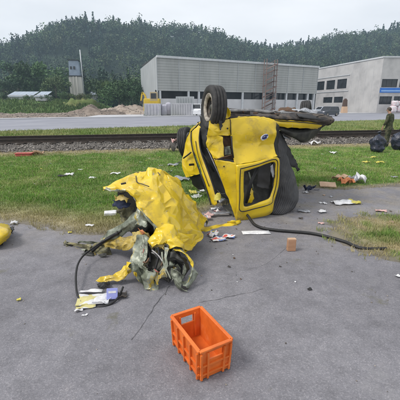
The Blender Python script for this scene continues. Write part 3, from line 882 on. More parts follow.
# ------------------------------------------------------------------ far left: sheds and tower
def shed(px0, px1, py_top, py_bot, Y, depth, label):
    a = P(px0, py_bot, Y); b = P(px1, py_bot, Y); top = P(px0, py_top, Y).z
    t = thing('shed', ((a.x + b.x) / 2, Y, a.z - 0.6), label, 'shed', 'blue grey sheds on the grass bank')
    z0 = a.z - 0.6; H = top - z0
    mb = MB().box(((a.x + b.x) / 2, Y + depth / 2, z0 + H * 0.3), (b.x - a.x - 0.3, depth - 0.3, H * 0.6)); mb.build('wall', M['concrete_pale'], t)
    # roof: sloping sheets, each a panel of its own
    nP = max(3, int((b.x - a.x) / 1.15)); w = (b.x - a.x) / nP
    for i in range(nP):
        x0 = a.x + i * w + 0.02; x1 = x0 + w - 0.05
        ya, yb = Y - 0.25, Y + depth
        za, zb = z0 + H * 0.42, top
        V = [(x0, ya, za), (x1, ya, za), (x1, yb, zb), (x0, yb, zb), (x0, ya, za + .06), (x1, ya, za + .06), (x1, yb, zb + .06), (x0, yb, zb + .06)]
        mesh_obj('roof_panel', V, [(3, 2, 1, 0), (4, 5, 6, 7), (0, 1, 5, 4), (1, 2, 6, 5), (2, 3, 7, 6), (3, 0, 4, 7)], M['shed_roof'], t, False)
shed(6, 32, 91, 98.5, 96, 5.0, 'long blue grey shed on the grass bank at left')
shed(34.5, 46, 91, 98.5, 94, 4.5, 'short blue grey shed between the long shed and the tower')

c = P(78, 99, 115); zt = P(78, 61, 115).z
tw = thing('tower', c, 'off-white concrete tower with blue grey top and a mast', 'tower')
hw = 1.95; zm = P(78, 77, 115).z
mb = MB().box((c.x, c.y, (c.z - 1 + zm) / 2), (hw * 2, hw * 2, zm - c.z + 1), rz=0.2); mb.build('shaft', M['tower_white'], tw, bevel=0.05)
for dx in (-1.0, -0.1, 0.9):
    mb = MB().box((c.x + dx, c.y - hw - 0.15, (c.z - 1 + zm) / 2), (0.28, 0.25, zm - c.z + 1)); mb.build('rib', M['tower_white'], tw)
mb = MB().box((c.x, c.y, zm + 0.15), (hw * 2 + 0.4, hw * 2 + 0.4, 0.3), rz=0.2); mb.build('ledge', M['recess'], tw)
mb = MB().box((c.x - 0.15, c.y, (zm + 0.3 + zt) / 2), (hw * 1.65, hw * 1.65, zt - zm - 0.3), rz=0.2, top=0.9); mb.build('top_storey', M['tower_blue'], tw, bevel=0.08)
mb = MB().box((c.x - 0.15, c.y, zt + 0.12), (hw * 1.75, hw * 1.75, 0.22), rz=0.2); mb.build('top_roof', M['recess'], tw)
for dx in (-0.7, 0.35): MB().box((c.x + dx, c.y - hw * 0.86, (zm + zt) / 2 + 0.2), (0.6, 0.12, 0.9), rz=0.2).build('window', M['glass'], tw)
mb = MB().tube([(c.x + hw + 0.35, c.y - 0.5, c.z - 1), (c.x + hw + 0.35, c.y - 0.5, P(84, 50, 115).z)], 0.16, 8); mb.build('mast', M['trim'], tw, True)
mb = MB()
for f_ in (0.25, 0.5, 0.75): mb.beam((c.x + 1.6, c.y - 0.6, c.z + f_ * (zm - c.z)), (c.x + hw + 0.35, c.y - 0.5, c.z + f_ * (zm - c.z)), 0.08)
mb.build('bracket', M['trim'], tw)
for px_, Yh, lab, g_ in ((95.5, 132, 'low pale roofed building behind the tower, nearest the tower', 1),):
    a = P(91, 98, Yh); b = P(101, 98, Yh)
    h_ = thing('house', ((a.x + b.x) / 2, Yh, a.z - 2), lab, 'house')
    MB().box(((a.x + b.x) / 2, Yh + 2, a.z - 0.3), (b.x - a.x, 4, 3.0)).build('wall', M['concrete_pale'], h_)
    mesh_obj('roof', [(a.x - .3, Yh - .3, a.z + 1.2), (b.x + .3, Yh - .3, a.z + 1.2), (b.x + .3, Yh + 2, a.z + 2.6), (a.x - .3, Yh + 2, a.z + 2.6), (a.x - .3, Yh + 4.3, a.z + 1.2), (b.x + .3, Yh + 4.3, a.z + 1.2)], [(0, 1, 2, 3), (3, 2, 5, 4), (0, 3, 4), (1, 5, 2), (0, 4, 5, 1)], M['shed_roof'], h_, False)

# ------------------------------------------------------------------ warehouse
WA = P(158, 106, 72); WB = P(315, 106, 91)          # facade line left -> right
WA.z = WB.z = 0
wd = (WB - WA).normalized(); wn_ = Vector((wd.y, -wd.x, 0)); WL = (WB - WA).length
side_d = Vector((-0.29, 0.957, 0)).normalized()       # the left wall runs away from us
wh = thing('warehouse', ((WA.x + WB.x) / 2, (WA.y + WB.y) / 2, 0), 'large grey warehouse with horizontal ribbed cladding behind the road', 'warehouse')
ZB = P(158, 90.6, 72).z; ZT = P(158, 57.5, 72).z
# cladding with real ribs, in bays
def bay(s0, s1):
    nr = 12; prof = []
    for i in range(nr):
        z0 = ZB + (ZT - ZB) * i / nr; hgt = (ZT - ZB) / nr
        prof += [(0.0, z0), (0.0, z0 + hgt * 0.72), (-0.05, z0 + hgt * 0.75), (-0.05, z0 + hgt * 0.97)]
    prof.append((0.0, ZT))
    V, F = [], []
    for s in (s0, s1):
        for (o, z) in prof:
            q = WA + wd * s + wn_ * o; V.append((q.x, q.y, z))
    for s in (s0, s1):
        for zz_ in (ZB, ZT):
            q = WA + wd * s - wn_ * 0.35; V.append((q.x, q.y, zz_))
    n = len(prof)
    for i in range(n - 1): F.append((i, n + i, n + i + 1, i + 1))
    F.append((2 * n, 2 * n + 2, n, 0)); F.append((n - 1, 2 * n - 1, 2 * n + 3, 2 * n + 1))
    mesh_obj('cladding_bay', V, F, M['siding'], wh, False)
nb = 9
for i in range(nb): bay(WL * i / nb + 0.05, WL * (i + 1) / nb - 0.05)
for i in range(nb + 1):
    q = WA + wd * (WL * i / nb) + wn_ * 0.02
    MB().box((q.x, q.y, (ZB + ZT) / 2), (0.13, 0.14, ZT - ZB), rz=math.atan2(wd.y, wd.x)).build('joint_cover', M['siding_side'], wh)
mb = MB(); mb.beam(Vector((WA.x, WA.y, ZT + 0.2)) + wn_ * 0.15, Vector((WB.x, WB.y, ZT + 0.2)) + wn_ * 0.15, 0.5, 0.42); mb.build('roof_edge', M['trim'], wh)
# lower storey set back, dark, with piers
bk = -wn_ * 1.6
q0, q1 = WA + bk, WB + bk
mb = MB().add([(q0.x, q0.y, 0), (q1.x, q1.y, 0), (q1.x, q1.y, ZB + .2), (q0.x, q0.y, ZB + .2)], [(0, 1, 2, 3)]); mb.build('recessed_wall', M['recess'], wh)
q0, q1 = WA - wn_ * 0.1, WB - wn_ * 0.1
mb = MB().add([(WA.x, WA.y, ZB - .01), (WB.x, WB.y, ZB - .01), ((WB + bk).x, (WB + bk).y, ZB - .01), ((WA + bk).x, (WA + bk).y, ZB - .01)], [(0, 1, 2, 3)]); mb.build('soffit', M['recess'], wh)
zs = P(170, 98.5, 73).z
mb = MB(); mb.beam(WA + Vector((0, 0, zs / 2)) - wn_ * 0.6 + wd * 0.2, WB + Vector((0, 0, zs / 2)) - wn_ * 0.6 - wd * 0.2, 0.4, zs); mb.build('plinth_wall', M['concrete_pale'], wh)
for s in [0.6, 7.1, 9.6, 15, 21, 27, 30.5, 34.0, 37.5, 41, 44.5, WL - 0.5]:
    if s > WL: continue
    q = WA + wd * s - wn_ * 0.25
    MB().box((q.x, q.y, ZB / 2), (0.42, 0.42, ZB), rz=math.atan2(wd.y, wd.x)).build('pier', M['trim'], wh)
# glazing in the right half
s = 21.6
while s < WL - 2.5:
    a = WA + wd * s - wn_ * 0.9; b = WA + wd * (s + 2.4) - wn_ * 0.9
    V = [(a.x, a.y, zs), (b.x, b.y, zs), (b.x, b.y, ZB - .1), (a.x, a.y, ZB - .1)]
    mesh_obj('window_pane', V, [(0, 1, 2, 3)], M['glass'], wh, False); s += 2.7
# left side wall
sb = WA + side_d * 26
nS = 10
for i in range(nS):
    a = WA + side_d * (26 * i / nS) ; b = WA + side_d * (26 * (i + 1) / nS - 0.08)
    V = []
    sn = Vector((-side_d.y, side_d.x, 0))
    for o in (0.0, -0.12):
        for p in (a, b):
            for z in (0, ZT + 0.35): V.append((p.x + sn.x * o, p.y + sn.y * o, z))
    mesh_obj('side_panel', V, [(0, 1, 3, 2), (4, 6, 7, 5), (0, 4, 5, 1), (2, 3, 7, 6), (1, 5, 7, 3)], M['siding_side'], wh, False)
# roof
back = WB + side_d * 26
mesh_obj('roof', [(WA.x, WA.y, ZT + .3), (WB.x, WB.y, ZT + .3), (back.x, back.y, ZT + 1.1), (sb.x, sb.y, ZT + 1.1)], [(0, 1, 2, 3)], M['container'], wh, False)
mesh_obj('end_wall', [(WB.x, WB.y, 0), (back.x, back.y, 0), (back.x, back.y, ZT + .3), (WB.x, WB.y, ZT + .28)], [(0, 1, 2, 3)], M['siding_side'], wh, False)
# outside stair
st = thing('outside_stair', P(265, 106, 80), 'brown steel zigzag stair tower in front of the grey warehouse', 'stair')
st.location.z = 0
def wpt(px_, o):   # point on the facade seen at column px_
    r = ray(px_, 106)
    # intersect r*t with facade line
    k = r.x / r.y
    s_ = (k * WA.y - WA.x) / (wd.x - k * wd.y)
    return WA + wd * s_ + wn_ * o
a, b = wpt(260, 0.9), wpt(270, 0.9)
a2, b2 = wpt(260, 1.9), wpt(270, 1.9)
for p in (a, b, a2, b2): MB().beam(Vector((p.x, p.y, 0)), Vector((p.x, p.y, ZT + 1.0)), 0.16, 0.16).build('post', M['stair'], st)
nf = 9
for i in range(nf):
    z0 = (ZT) * i / nf; z1 = ZT * (i + 1) / nf
    for (p, q) in (((a2, b2),) if i % 2 == 0 else ((a, b),)):
        p_, q_ = (p, q)
        f = MB(); f.beam(Vector((p_.x, p_.y, z0)), Vector((q_.x, q_.y, z1)), 0.7, 0.12); f.beam(Vector((p_.x, p_.y, z0 + 1)), Vector((q_.x, q_.y, z1 + 1)), 0.07, 0.07)
        f.build('flight', M['stair'], st)
    MB().box(((b.x + b2.x) / 2, (b.y + b2.y) / 2, z1), (0.9, 1.3, 0.1)).build('landing', M['stair'], st)

# ------------------------------------------------------------------ concrete building on the right
CC = P(377, 106, 85); CC.z = 0
CA = P(312.5, 106, 112); CA.z = 0
ad = (CA - CC).normalized(); an = Vector((ad.y, -ad.x, 0))
if an.y > 0: an = -an
bd = Vector((1, 0.02, 0)).normalized(); bn_ = Vector((0.02, -1, 0)).normalized()
HB = 13.2; AL = (CA - CC).length; BL = 26.0
cb = thing('concrete_building', CC, 'pale concrete building with dark window bands and a blue banner at right', 'building')
def wall_with_holes(name, o, dvec, nvec, L, H, holes, m, parent, thick=0.35, z0=0.0):
    """holes: list of (s0, s1, z0, z1); wall face split in a grid around the openings"""
    ss = sorted(set([0, L] + [h for q in holes for h in q[:2]])); zs_ = sorted(set([z0, H] + [h for q in holes for h in q[2:]]))
    mb = MB()
    for i in range(len(ss) - 1):
        for j in range(len(zs_) - 1):
            sm, zm_ = (ss[i] + ss[i + 1]) / 2, (zs_[j] + zs_[j + 1]) / 2
            if any(q[0] < sm < q[1] and q[2] < zm_ < q[3] for q in holes): continue
            V = [o + dvec * s_ + Vector((0, 0, z_)) for (s_, z_) in ((ss[i], zs_[j]), (ss[i + 1], zs_[j]), (ss[i + 1], zs_[j + 1]), (ss[i], zs_[j + 1]))]
            mb.add(V, [(0, 1, 2, 3)])
    for q in holes:       # reveals
        c4 = [(q[0], q[2]), (q[1], q[2]), (q[1], q[3]), (q[0], q[3])]
        for k in range(4):
            (s_a, z_a), (s_b, z_b) = c4[k], c4[(k + 1) % 4]
            pa, pb = o + dvec * s_a + Vector((0, 0, z_a)), o + dvec * s_b + Vector((0, 0, z_b))
            mb.add([pa, pb, pb - nvec * thick, pa - nvec * thick], [(0, 1, 2, 3)])
    return mb.build(name, m, parent)
def window_in(o, dvec, nvec, q, parent, mull=2):
    mb = MB(); w = 0.09
    a = o - nvec * 0.22
    pt = lambda s_, z_: a + dvec * s_ + Vector((0, 0, z_))
    for (s_a, z_a, s_b, z_b) in ((q[0], q[2] + w / 2, q[1], q[2] + w / 2), (q[0], q[3] - w / 2, q[1], q[3] - w / 2), (q[0] + w / 2, q[2] + w, q[0] + w / 2, q[3] - w), (q[1] - w / 2, q[2] + w, q[1] - w / 2, q[3] - w)):
        mb.beam(pt(s_a, z_a), pt(s_b, z_b), w, w)
    for k in range(1, mull):
        s_ = q[0] + (q[1] - q[0]) * k / mull
        mb.beam(pt(s_, q[2] + w), pt(s_, q[3] - w), 0.06, 0.06)
    f = mb.build('window', M['recess'], parent)
    V = [pt(*p) - nvec * 0.03 for p in ((q[0], q[2]), (q[1], q[2]), (q[1], q[3]), (q[0], q[3]))]
    mesh_obj('pane', V, [(0, 1, 2, 3)], M['glass'], f, False)
def a_s(px_):
    k = ray(px_, 106); k = k.x / k.y
    return (k * CC.y - CC.x) / (ad.x - k * ad.y)
def z_at(px_, py_, o, dvec, s_):
    p = o + dvec * s_; return P(px_, py_, p.y).z
# face A (receding to the left): three upper windows, two lower
hA = []
for (p0, p1) in ((313.6, 322.3), (324.2, 332.5), (334.6, 344.0)):
    s0, s1 = a_s(p1), a_s(p0); sm = (s0 + s1) / 2; pm = (p0 + p1) / 2
    hA.append((s0, s1, z_at(pm, 88.6, CC, ad, sm), z_at(pm, 81.6, CC, ad, sm)))
zl0, zl1 = min(h[2] for h in hA), max(h[3] for h in hA)
hA = [(h[0], h[1], zl0, zl1) for h in hA]
for (p0, p1) in ((322.5, 331.6), (333, 342)):
    s0, s1 = a_s(p1), a_s(p0); sm = (s0 + s1) / 2; pm = (p0 + p1) / 2
    hA.append((s0, s1, z_at(331, 102.8, CC, ad, a_s(331)), z_at(331, 97.0, CC, ad, a_s(331))))
wall_with_holes('facade', CC, ad, an, AL, HB, hA, M['concrete'], cb)
for q in hA: window_in(CC, ad, an, q, cb)
sB = lambda px_: (P(px_, 106, 85).x - CC.x)
hB = []
for (p0, p1) in ((378.5, 394.3), (396.2, 412), (414, 430), (432, 447)):
    hB.append((sB(p0), sB(p1), P(390, 87.3, 85).z, P(390, 79.0, 85).z))
    hB.append((sB(p0) - 0.8, sB(p1) - 0.8, P(390, 104.3, 85).z, P(390, 96.3, 85).z))
hB = [(max(q[0], 0.35), q[1], q[2], q[3]) for q in hB]
wall_with_holes('front_wall', CC, bd, bn_, BL, HB, hB, M['concrete'], cb)
for q in hB: window_in(CC, bd, bn_, q, cb, 3)
# formwork joints, ledges, roof edge
for px_ in (349, 355.5, 362, 369):
    s_ = a_s(px_); p = CC + ad * s_ + an * 0.02
    MB().box((p.x, p.y, HB / 2), (0.06, 0.06, HB - 0.02), rz=math.atan2(ad.y, ad.x)).build('wall_joint', M['concrete_pale'], cb)
for z_ in (HB - 0.2, zl1 + 0.9, zl0 - 0.7):
    mb = MB(); s_ = a_s(346.5) if z_ < HB - 1 else 0
    mb.beam(CC + ad * s_ + an * 0.06 + Vector((0, 0, z_)), CA + an * 0.06 + Vector((0, 0, z_)), 0.2, 0.3 if z_ > HB - 1 else 0.16); mb.build('ledge', M['trim'], cb)
mb = MB(); mb.beam(CC + bn_ * 0.06 + Vector((0, 0, HB - 0.2)), CC + bd * BL + bn_ * 0.06 + Vector((0, 0, HB - 0.2)), 0.2, 0.3); mb.build('ledge', M['trim'], cb)
pb0, pb1 = CC + bd * sB(377.6) + bn_ * 0.06, CC + bd * sB(425) + bn_ * 0.06
zb0, zb1 = P(390, 92.6, 85).z, P(390, 87.8, 85).z
MB().beam(pb0 + Vector((0, 0, (zb0 + zb1) / 2)), pb1 + Vector((0, 0, (zb0 + zb1) / 2)), 0.06, zb1 - zb0).build('banner', M['banner'], cb)
MB().beam(pb0 + bn_ * 0.05 + bd * .3 + Vector((0, 0, zb0 + (zb1 - zb0) * 0.36)), pb1 + bn_ * 0.05 - bd * .3 + Vector((0, 0, zb0 + (zb1 - zb0) * 0.36)), 0.02, (zb1 - zb0) * 0.22).build('banner_stripe', M['banner_pale'], cb)
cback = CC + Vector((12, 50, 0))
mesh_obj('roof', [CC + Vector((0, 0, HB - .01)), CC + bd * BL + Vector((0, 0, HB - .01)), CC + bd * BL + Vector((0, 60, HB - .01)), CA + Vector((0, 40, HB - .01)), CA + Vector((0, 0, HB - .01))], [(0, 1, 2, 3, 4)], M['container'], cb, False)
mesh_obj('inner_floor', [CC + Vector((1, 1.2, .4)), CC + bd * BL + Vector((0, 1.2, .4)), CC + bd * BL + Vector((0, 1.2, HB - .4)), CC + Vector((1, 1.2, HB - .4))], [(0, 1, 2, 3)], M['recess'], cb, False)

# ------------------------------------------------------------------ machines, containers and vehicles by the warehouse
def digger():
    c = P(152, 108.5, 64); c.z = 0.02
    zz_ = lambda py_: P(152, py_, 64).z
    t = thing('excavator', c, 'small yellow excavator with tan cab in front of the warehouse corner', 'excavator')
    for dy in (-0.9, 0.9):
        V = []
        MB().box((c.x, c.y + dy, 0.42), (3.0, 0.5, 0.75), top=0.8).build('track', M['rubber'], t, bevel=0.12)
    MB().box((c.x + 0.1, c.y, (0.82 + zz_(98.6)) / 2), (3.1, 2.2, zz_(98.6) - 0.82), top=0.94).build('body', M['digger'], t, bevel=0.15)
    cabz = zz_(96.6)
    cb_ = MB().box((c.x + 0.5, c.y - 0.5, cabz), (1.5, 1.1, 1.6), top=0.88).build('cab', M['digger_tan'], t, bevel=0.06)
    MB().box((c.x + 0.5, c.y - 1.06, cabz + 0.1), (0.95, 0.06, 0.9)).build('window', M['glass'], cb_)
    p = [Vector((c.x - 1.0, c.y, zz_(100.5))), Vector((c.x - 1.2, c.y, zz_(95))), Vector((c.x - 1.7, c.y, zz_(92.5)))]
    mb = MB(); mb.beam(p[0], p[1], 0.3, 0.35); mb.beam(p[1], p[2], 0.28, 0.32); mb.build('boom', M['digger'], t)
    MB().beam(p[2], Vector((c.x - 2.0, c.y, zz_(101))), 0.24, 0.28).build('arm', M['digger'], t)
    MB().box((c.x - 1.95, c.y, zz_(102.2)), (0.6, 0.8, 0.5), top=0.6).build('bucket', M['black'], t)
digger()

def container(px0, px1, py0, py1, Y, label, m, ribs=8, depth=2.4):
    a, b = P(px0, py1, Y), P(px1, py1, Y); z0 = 0.03; z1 = P(px0, py0, Y).z
    t = thing('container', ((a.x + b.x) / 2, Y, z0), label, 'container', 'grey containers in the yard')
    MB().box(((a.x + b.x) / 2, Y + depth / 2, (z0 + z1) / 2), (b.x - a.x, depth, z1 - z0)).build('body', m, t, bevel=0.03)
    for i in range(ribs):
        x = a.x + (b.x - a.x) * (i + 0.5) / ribs
        MB().box((x, Y - 0.04, (z0 + z1) / 2), ((b.x - a.x) / ribs * 0.45, 0.08, (z1 - z0) * 0.86)).build('rib', m, t)
    for x in (a.x + 0.05, b.x - 0.05): MB().box((x, Y - 0.05, (z0 + z1) / 2), (0.12, 0.12, z1 - z0)).build('corner_post', M['trim'], t)
container(171, 193, 103.2, 113.2, 61, 'low grey ribbed container beside the white van', M['container'], 9)
container(176, 194, 96.5, 103.2, 66, 'taller grey container behind the low one', M['siding_side'], 7)
container(144.5, 160.5, 103.5, 113.6, 60, 'lilac grey container under the yellow excavator', M['wrap'], 5)
def bale(px_, py0, py1, Y, w, label, sd):
    c = P(px_, py1, Y); z1 = P(px_, py0, Y).z; z0 = 0.03
    bm = bmesh.new(); bmesh.ops.create_cube(bm, size=1); bmesh.ops.subdivide_edges(bm, edges=bm.edges[:], cuts=7, use_grid_fill=True)
    V = []
    for v in bm.verts:
        p = v.co.copy(); r_ = max(abs(p.x), abs(p.y))
        q = Vector((p.x * w, p.y * w, p.z * (z1 - z0)))
        L_ = (p.length / 0.5); q *= 1.0 - 0.10 * max(0, L_ - 1.0)
        q += q.normalized() * 0.09 * mnoise.noise(q * 2.2 + Vector((sd, 0, 0)))
        V.append(q + Vector((c.x, Y, (z0 + z1) / 2)))
    F = [tuple(v.index for v in f.verts) for f in bm.faces]; bm.free()
    o = mesh_obj('wrapped_bale', V, F, M['wrap'], None, True, origin=(c.x, Y, z0))
    tag(o, label, 'bale', 'wrapped bales in the yard')
bale(164.5, 104.5, 112.6, 62, 0.95, 'pale wrapped bale just left of the low grey container', 1)
bale(168.5, 102.6, 112.2, 63.5, 0.9, 'taller pale wrapped bale touching the low grey container', 2)

def vehicle(name, c, rz, L_, W_, H_, side, roof0, roof1, paint, label, cat, glass_h=0.45, van=False):
    """side: lower hull profile (x along length, z) as fractions"""
    t = thing(name, c, label, cat)
    Rm = Matrix.Rotation(rz, 3, 'Z')
    w = lambda x, y, z: Rm @ Vector((x * L_, y * W_ / 2, z * H_)) + Vector(c)
    hull = side
    n = len(hull); mb = MB()
    V = [w(x, -1, z) for x, z in hull] + [w(x, 1, z) for x, z in hull]
    mb.add(V, [tuple(range(n)), tuple(reversed(range(n, 2 * n)))] + [(k, n + k, n + (k + 1) % n, (k + 1) % n) for k in range(n)])
    mb.build('body', paint, t, bevel=0.06)
    zb = max(z for x, z in hull) - 0.02; zt_ = 1.0
    (b0, b1), (t0, t1) = roof0, roof1
    V = [w(b0, -0.93, zb), w(b1, -0.93, zb), w(b1, 0.93, zb), w(b0, 0.93, zb), w(t0, -0.78, 0.965), w(t1, -0.78, 0.965), w(t1, 0.78, 0.965), w(t0, 0.78, 0.965)]
    MB().add(V, [(3, 2, 1, 0), (4, 5, 6, 7), (0, 1, 5, 4), (1, 2, 6, 5), (2, 3, 7, 6), (3, 0, 4, 7)]).build('windows', M['glass'], t)
    V = [w(t0 - .01, -0.8, 0.96), w(t1 + .01, -0.8, 0.96), w(t1 + .01, 0.8, 0.96), w(t0 - .01, 0.8, 0.96), w(t0 + .02, -0.7, 1.0), w(t1 - .02, -0.7, 1.0), w(t1 - .02, 0.7, 1.0), w(t0 + .02, 0.7, 1.0)]
    MB().add(V, [(3, 2, 1, 0), (4, 5, 6, 7), (0, 1, 5, 4), (1, 2, 6, 5), (2, 3, 7, 6), (3, 0, 4, 7)]).build('roof', paint, t)
    for s_ in (-1, 1):
        mb = MB()
        for (ba, ta) in ((b0, t0), ((b0 + b1) / 2, (t0 + t1) / 2), (b1, t1)):
            mb.beam(w(ba, s_ * 0.935, zb), w(ta, s_ * 0.79, 0.965), 0.09, 0.07)
        mb.build('pillar', paint, t)
    r_ = 0.33
    for x in (-0.31, 0.31):
        for s_ in (-1, 1):
            cen = Rm @ Vector((x * L_, s_ * (W_ / 2 - 0.09), r_)) + Vector(c); ax = Rm @ Vector((0, s_, 0))
            o = MB().lathe(cen, ax, [(-0.1, 0.2), (-0.1, r_ * 0.92), (-0.06, r_), (0.08, r_), (0.115, r_ * 0.92), (0.12, 0.2)], 20).build('wheel', M['rubber'], t, True)
            MB().lathe(cen + ax * 0.1, ax, [(0, 0.2), (0.03, 0.19), (0.035, 0.05)], 16).build('rim', M['rim'], o, True)
    for s_ in (-0.7, 0.7):
        MB().box(w(-0.497, s_, 0.47), (0.1, 0.32, 0.14), rz=rz).build('headlight', M['lamp_clear'], t)
        MB().box(w(0.497, s_, 0.5), (0.1, 0.22, 0.2), rz=rz).build('tail_light', M['lamp_red'], t)
    return t
CAR_SIDE = [(-0.5, 0.2), (-0.43, 0.14), (0.45, 0.14), (0.5, 0.24), (0.495, 0.56), (0.44, 0.6), (-0.2, 0.6), (-0.44, 0.54), (-0.49, 0.47)]
c = G(327, 115.2); c.z = -0.03
vehicle('parked_car', P(327.5, 115, 61).xy.to_3d() + Vector((0, 0, -0.03)), R(35), 4.3, 1.85, 1.72, CAR_SIDE, (-0.2, 0.49), (-0.06, 0.43), M['car_dark'], 'dark blue estate car parked at the far edge of the road', 'car')
vehicle('parked_car', P(320.5, 111, 80).xy.to_3d() + Vector((0, 0, 0.1)), R(28), 4.2, 1.8, 1.5, CAR_SIDE, (-0.2, 0.45), (-0.04, 0.36), M['car_silver'], 'silver car parked behind the dark blue estate car', 'car')
VAN_SIDE = [(-0.5, 0.14), (0.5, 0.14), (0.5, 0.62), (0.48, 0.66), (-0.46, 0.62), (-0.5, 0.45)]
vehicle('parked_van', P(199, 112, 63).xy.to_3d() + Vector((0, 0, 0.02)), R(75), 4.6, 1.9, 2.1, VAN_SIDE, (-0.46, 0.49), (-0.38, 0.48), M['van_white'], 'white van parked beside the grey containers, left of the upturned wheel', 'van')

# brown sheeted object with orange foot by the concrete wall
c = P(344, 112, 84); c.z = 0.1
t = thing('covered_machine', c, 'dark brown upright covered machine on an orange base by the concrete wall', 'machine')
zt_ = P(344, 99.5, 84).z; zo = P(344, 106.5, 84).z
MB().box((c.x, c.y, (0.1 + zo) / 2), (1.35, 1.2, zo - 0.1), top=0.8).build('base', M['card'], t, bevel=0.08)
MB().box((c.x, c.y, (zo + zt_) / 2), (1.05, 0.9, zt_ - zo), top=0.8).build('cover', M['brown'], t, bevel=0.12)
MB().box((c.x, c.y, zt_ + 0.1), (0.55, 0.5, 0.25), top=0.8).build('cap', M['brown'], t, bevel=0.06)
# big bags
def big_bag(px_, py0, py1, Y, w, sd, label):
    c = P(px_, py1, Y); z0, z1 = c.z, P(px_, py0, Y).z
    bm = bmesh.new(); bmesh.ops.create_uvsphere(bm, u_segments=20, v_segments=14, radius=1)
    V = []
    for v in bm.verts:
        p = v.co; q = Vector((math.copysign(abs(p.x) ** 0.6, p.x) * w / 2, math.copysign(abs(p.y) ** 0.6, p.y) * w / 2, math.copysign(abs(p.z) ** 0.55, p.z) * (z1 - z0) / 2))
        q *= 1 + 0.12 * mnoise.noise(q * 2.5 + Vector((sd, sd, 0)))
        V.append(q + Vector((c.x, Y, (z0 + z1) / 2)))
    F = [tuple(v.index for v in f.verts) for f in bm.faces]; bm.free()
    o = mesh_obj('big_bag', V, F, M['big_bag'], None, True, origin=(c.x, Y, z0))
    tag(o, label, 'sack', 'white and pink sacks by the concrete building')
big_bag(392.3, 105.6, 112.5, 82, 1.5, 1, 'lower left white and pink sack behind the standing person')
big_bag(398.4, 105.4, 112.5, 82.4, 1.55, 2, 'lower right white and pink sack at the right edge')
big_bag(394.8, 100.6, 106.2, 82.2, 1.5, 3, 'upper white and pink sack of the pile')
big_bag(400.8, 100.9, 106.0, 82.6, 1.5, 4, 'upper sack of the pile, cut by the right edge')

# ------------------------------------------------------------------ the overturned van
van = thing('overturned_van', G(250, 212), 'overturned yellow van wreck lying on its crushed roof, wheels up', 'van')
YW = [M['yellow'], M['primer_dark']]
LAT = Vector((0.94, 0.34, 0)).normalized(); LEN = Vector((-0.34, 0.94, 0)).normalized()

def wheel(cen, ax, R_, w_, name, parent, label=None, rim=True):
    prof = []
    k = 9
    ring = []
    # sidewall, shoulder, tread with grooves
    hw_ = w_ / 2
    ring = [(-hw_ * 0.72, R_ * 0.62), (-hw_ * 0.96, R_ * 0.74), (-hw_, R_ * 0.86), (-hw_ * 0.9, R_ * 0.955), (-hw_ * 0.72, R_ * 0.99)]
    for g_ in (-0.42, 0.0, 0.42):
        ring += [(hw_ * (g_ - 0.07), R_), (hw_ * (g_ - 0.05), R_ * 0.965), (hw_ * (g_ + 0.05), R_ * 0.965), (hw_ * (g_ + 0.07), R_)]
    ring += [(hw_ * 0.72, R_ * 0.99), (hw_ * 0.9, R_ * 0.955), (hw_, R_ * 0.86), (hw_ * 0.96, R_ * 0.74), (hw_ * 0.72, R_ * 0.62)]
    o = MB().lathe(cen, ax, ring, 48, close=True).build('wheel', M['rubber'], parent, True)
    if label: o['label'] = label
    if rim:
        axv = Vector(ax).normalized()
        MB().lathe(cen, axv, [(hw_ * 0.10, R_ * 0.10), (hw_ * 0.16, R_ * 0.30), (hw_ * 0.05, R_ * 0.40), (hw_ * 0.60, R_ * 0.50), (hw_ * 0.80, R_ * 0.60), (hw_ * 0.74, R_ * 0.63), (-hw_ * 0.7, R_ * 0.63), (-hw_ * 0.7, R_ * 0.2)], 40).build('wheel_disc', M['chassis'], o, True)
        MB().lathe(cen, axv, [(hw_ * 0.50, R_ * 0.44), (hw_ * 0.66, R_ * 0.485), (hw_ * 0.86, R_ * 0.60), (hw_ * 0.82, R_ * 0.645), (hw_ * 0.5, R_ * 0.63)], 40, close=True).build('rim', M['rim'], o, True)
        MB().lathe(Vector(cen) + axv * hw_ * 0.12, axv, [(0, R_ * 0.20), (0.03, R_ * 0.15), (0.045, R_ * 0.08)], 20).build('hub', M['primer_dark'], o, True)
        mb = MB()
        e1 = axv.cross(Vector((0, 0, 1))).normalized(); e2 = axv.cross(e1)
        for q in range(8):
            a_ = 2 * math.pi * q / 8
            p = Vector(cen) + axv * hw_ * 0.16 + (e1 * math.cos(a_) + e2 * math.sin(a_)) * R_ * 0.32
            mb.lathe(p, axv, [(0, 0.028), (0.004, 0.026)], 10)
        mb.build('rim_holes', M['black'], o)['kind'] = 'stuff'
    return o
W1 = P(213.5, 107.8, 5.25)
wheel(W1, Vector((-0.955, -0.29, 0.05)), 0.33, 0.225, 'wheel', van, 'near upturned wheel with pale steel rim')
wheel(P(187, 143, 7.0), Vector((0.9, -0.3, 0.2)), 0.33, 0.2, 'wheel', van, 'far left wheel hanging off its torn axle')
wheel(P(306, 116.2, 7.4), Vector((0.92, -0.38, 0.1)), 0.33, 0.2, 'wheel', van, 'far right wheel behind the underbody', rim=False)

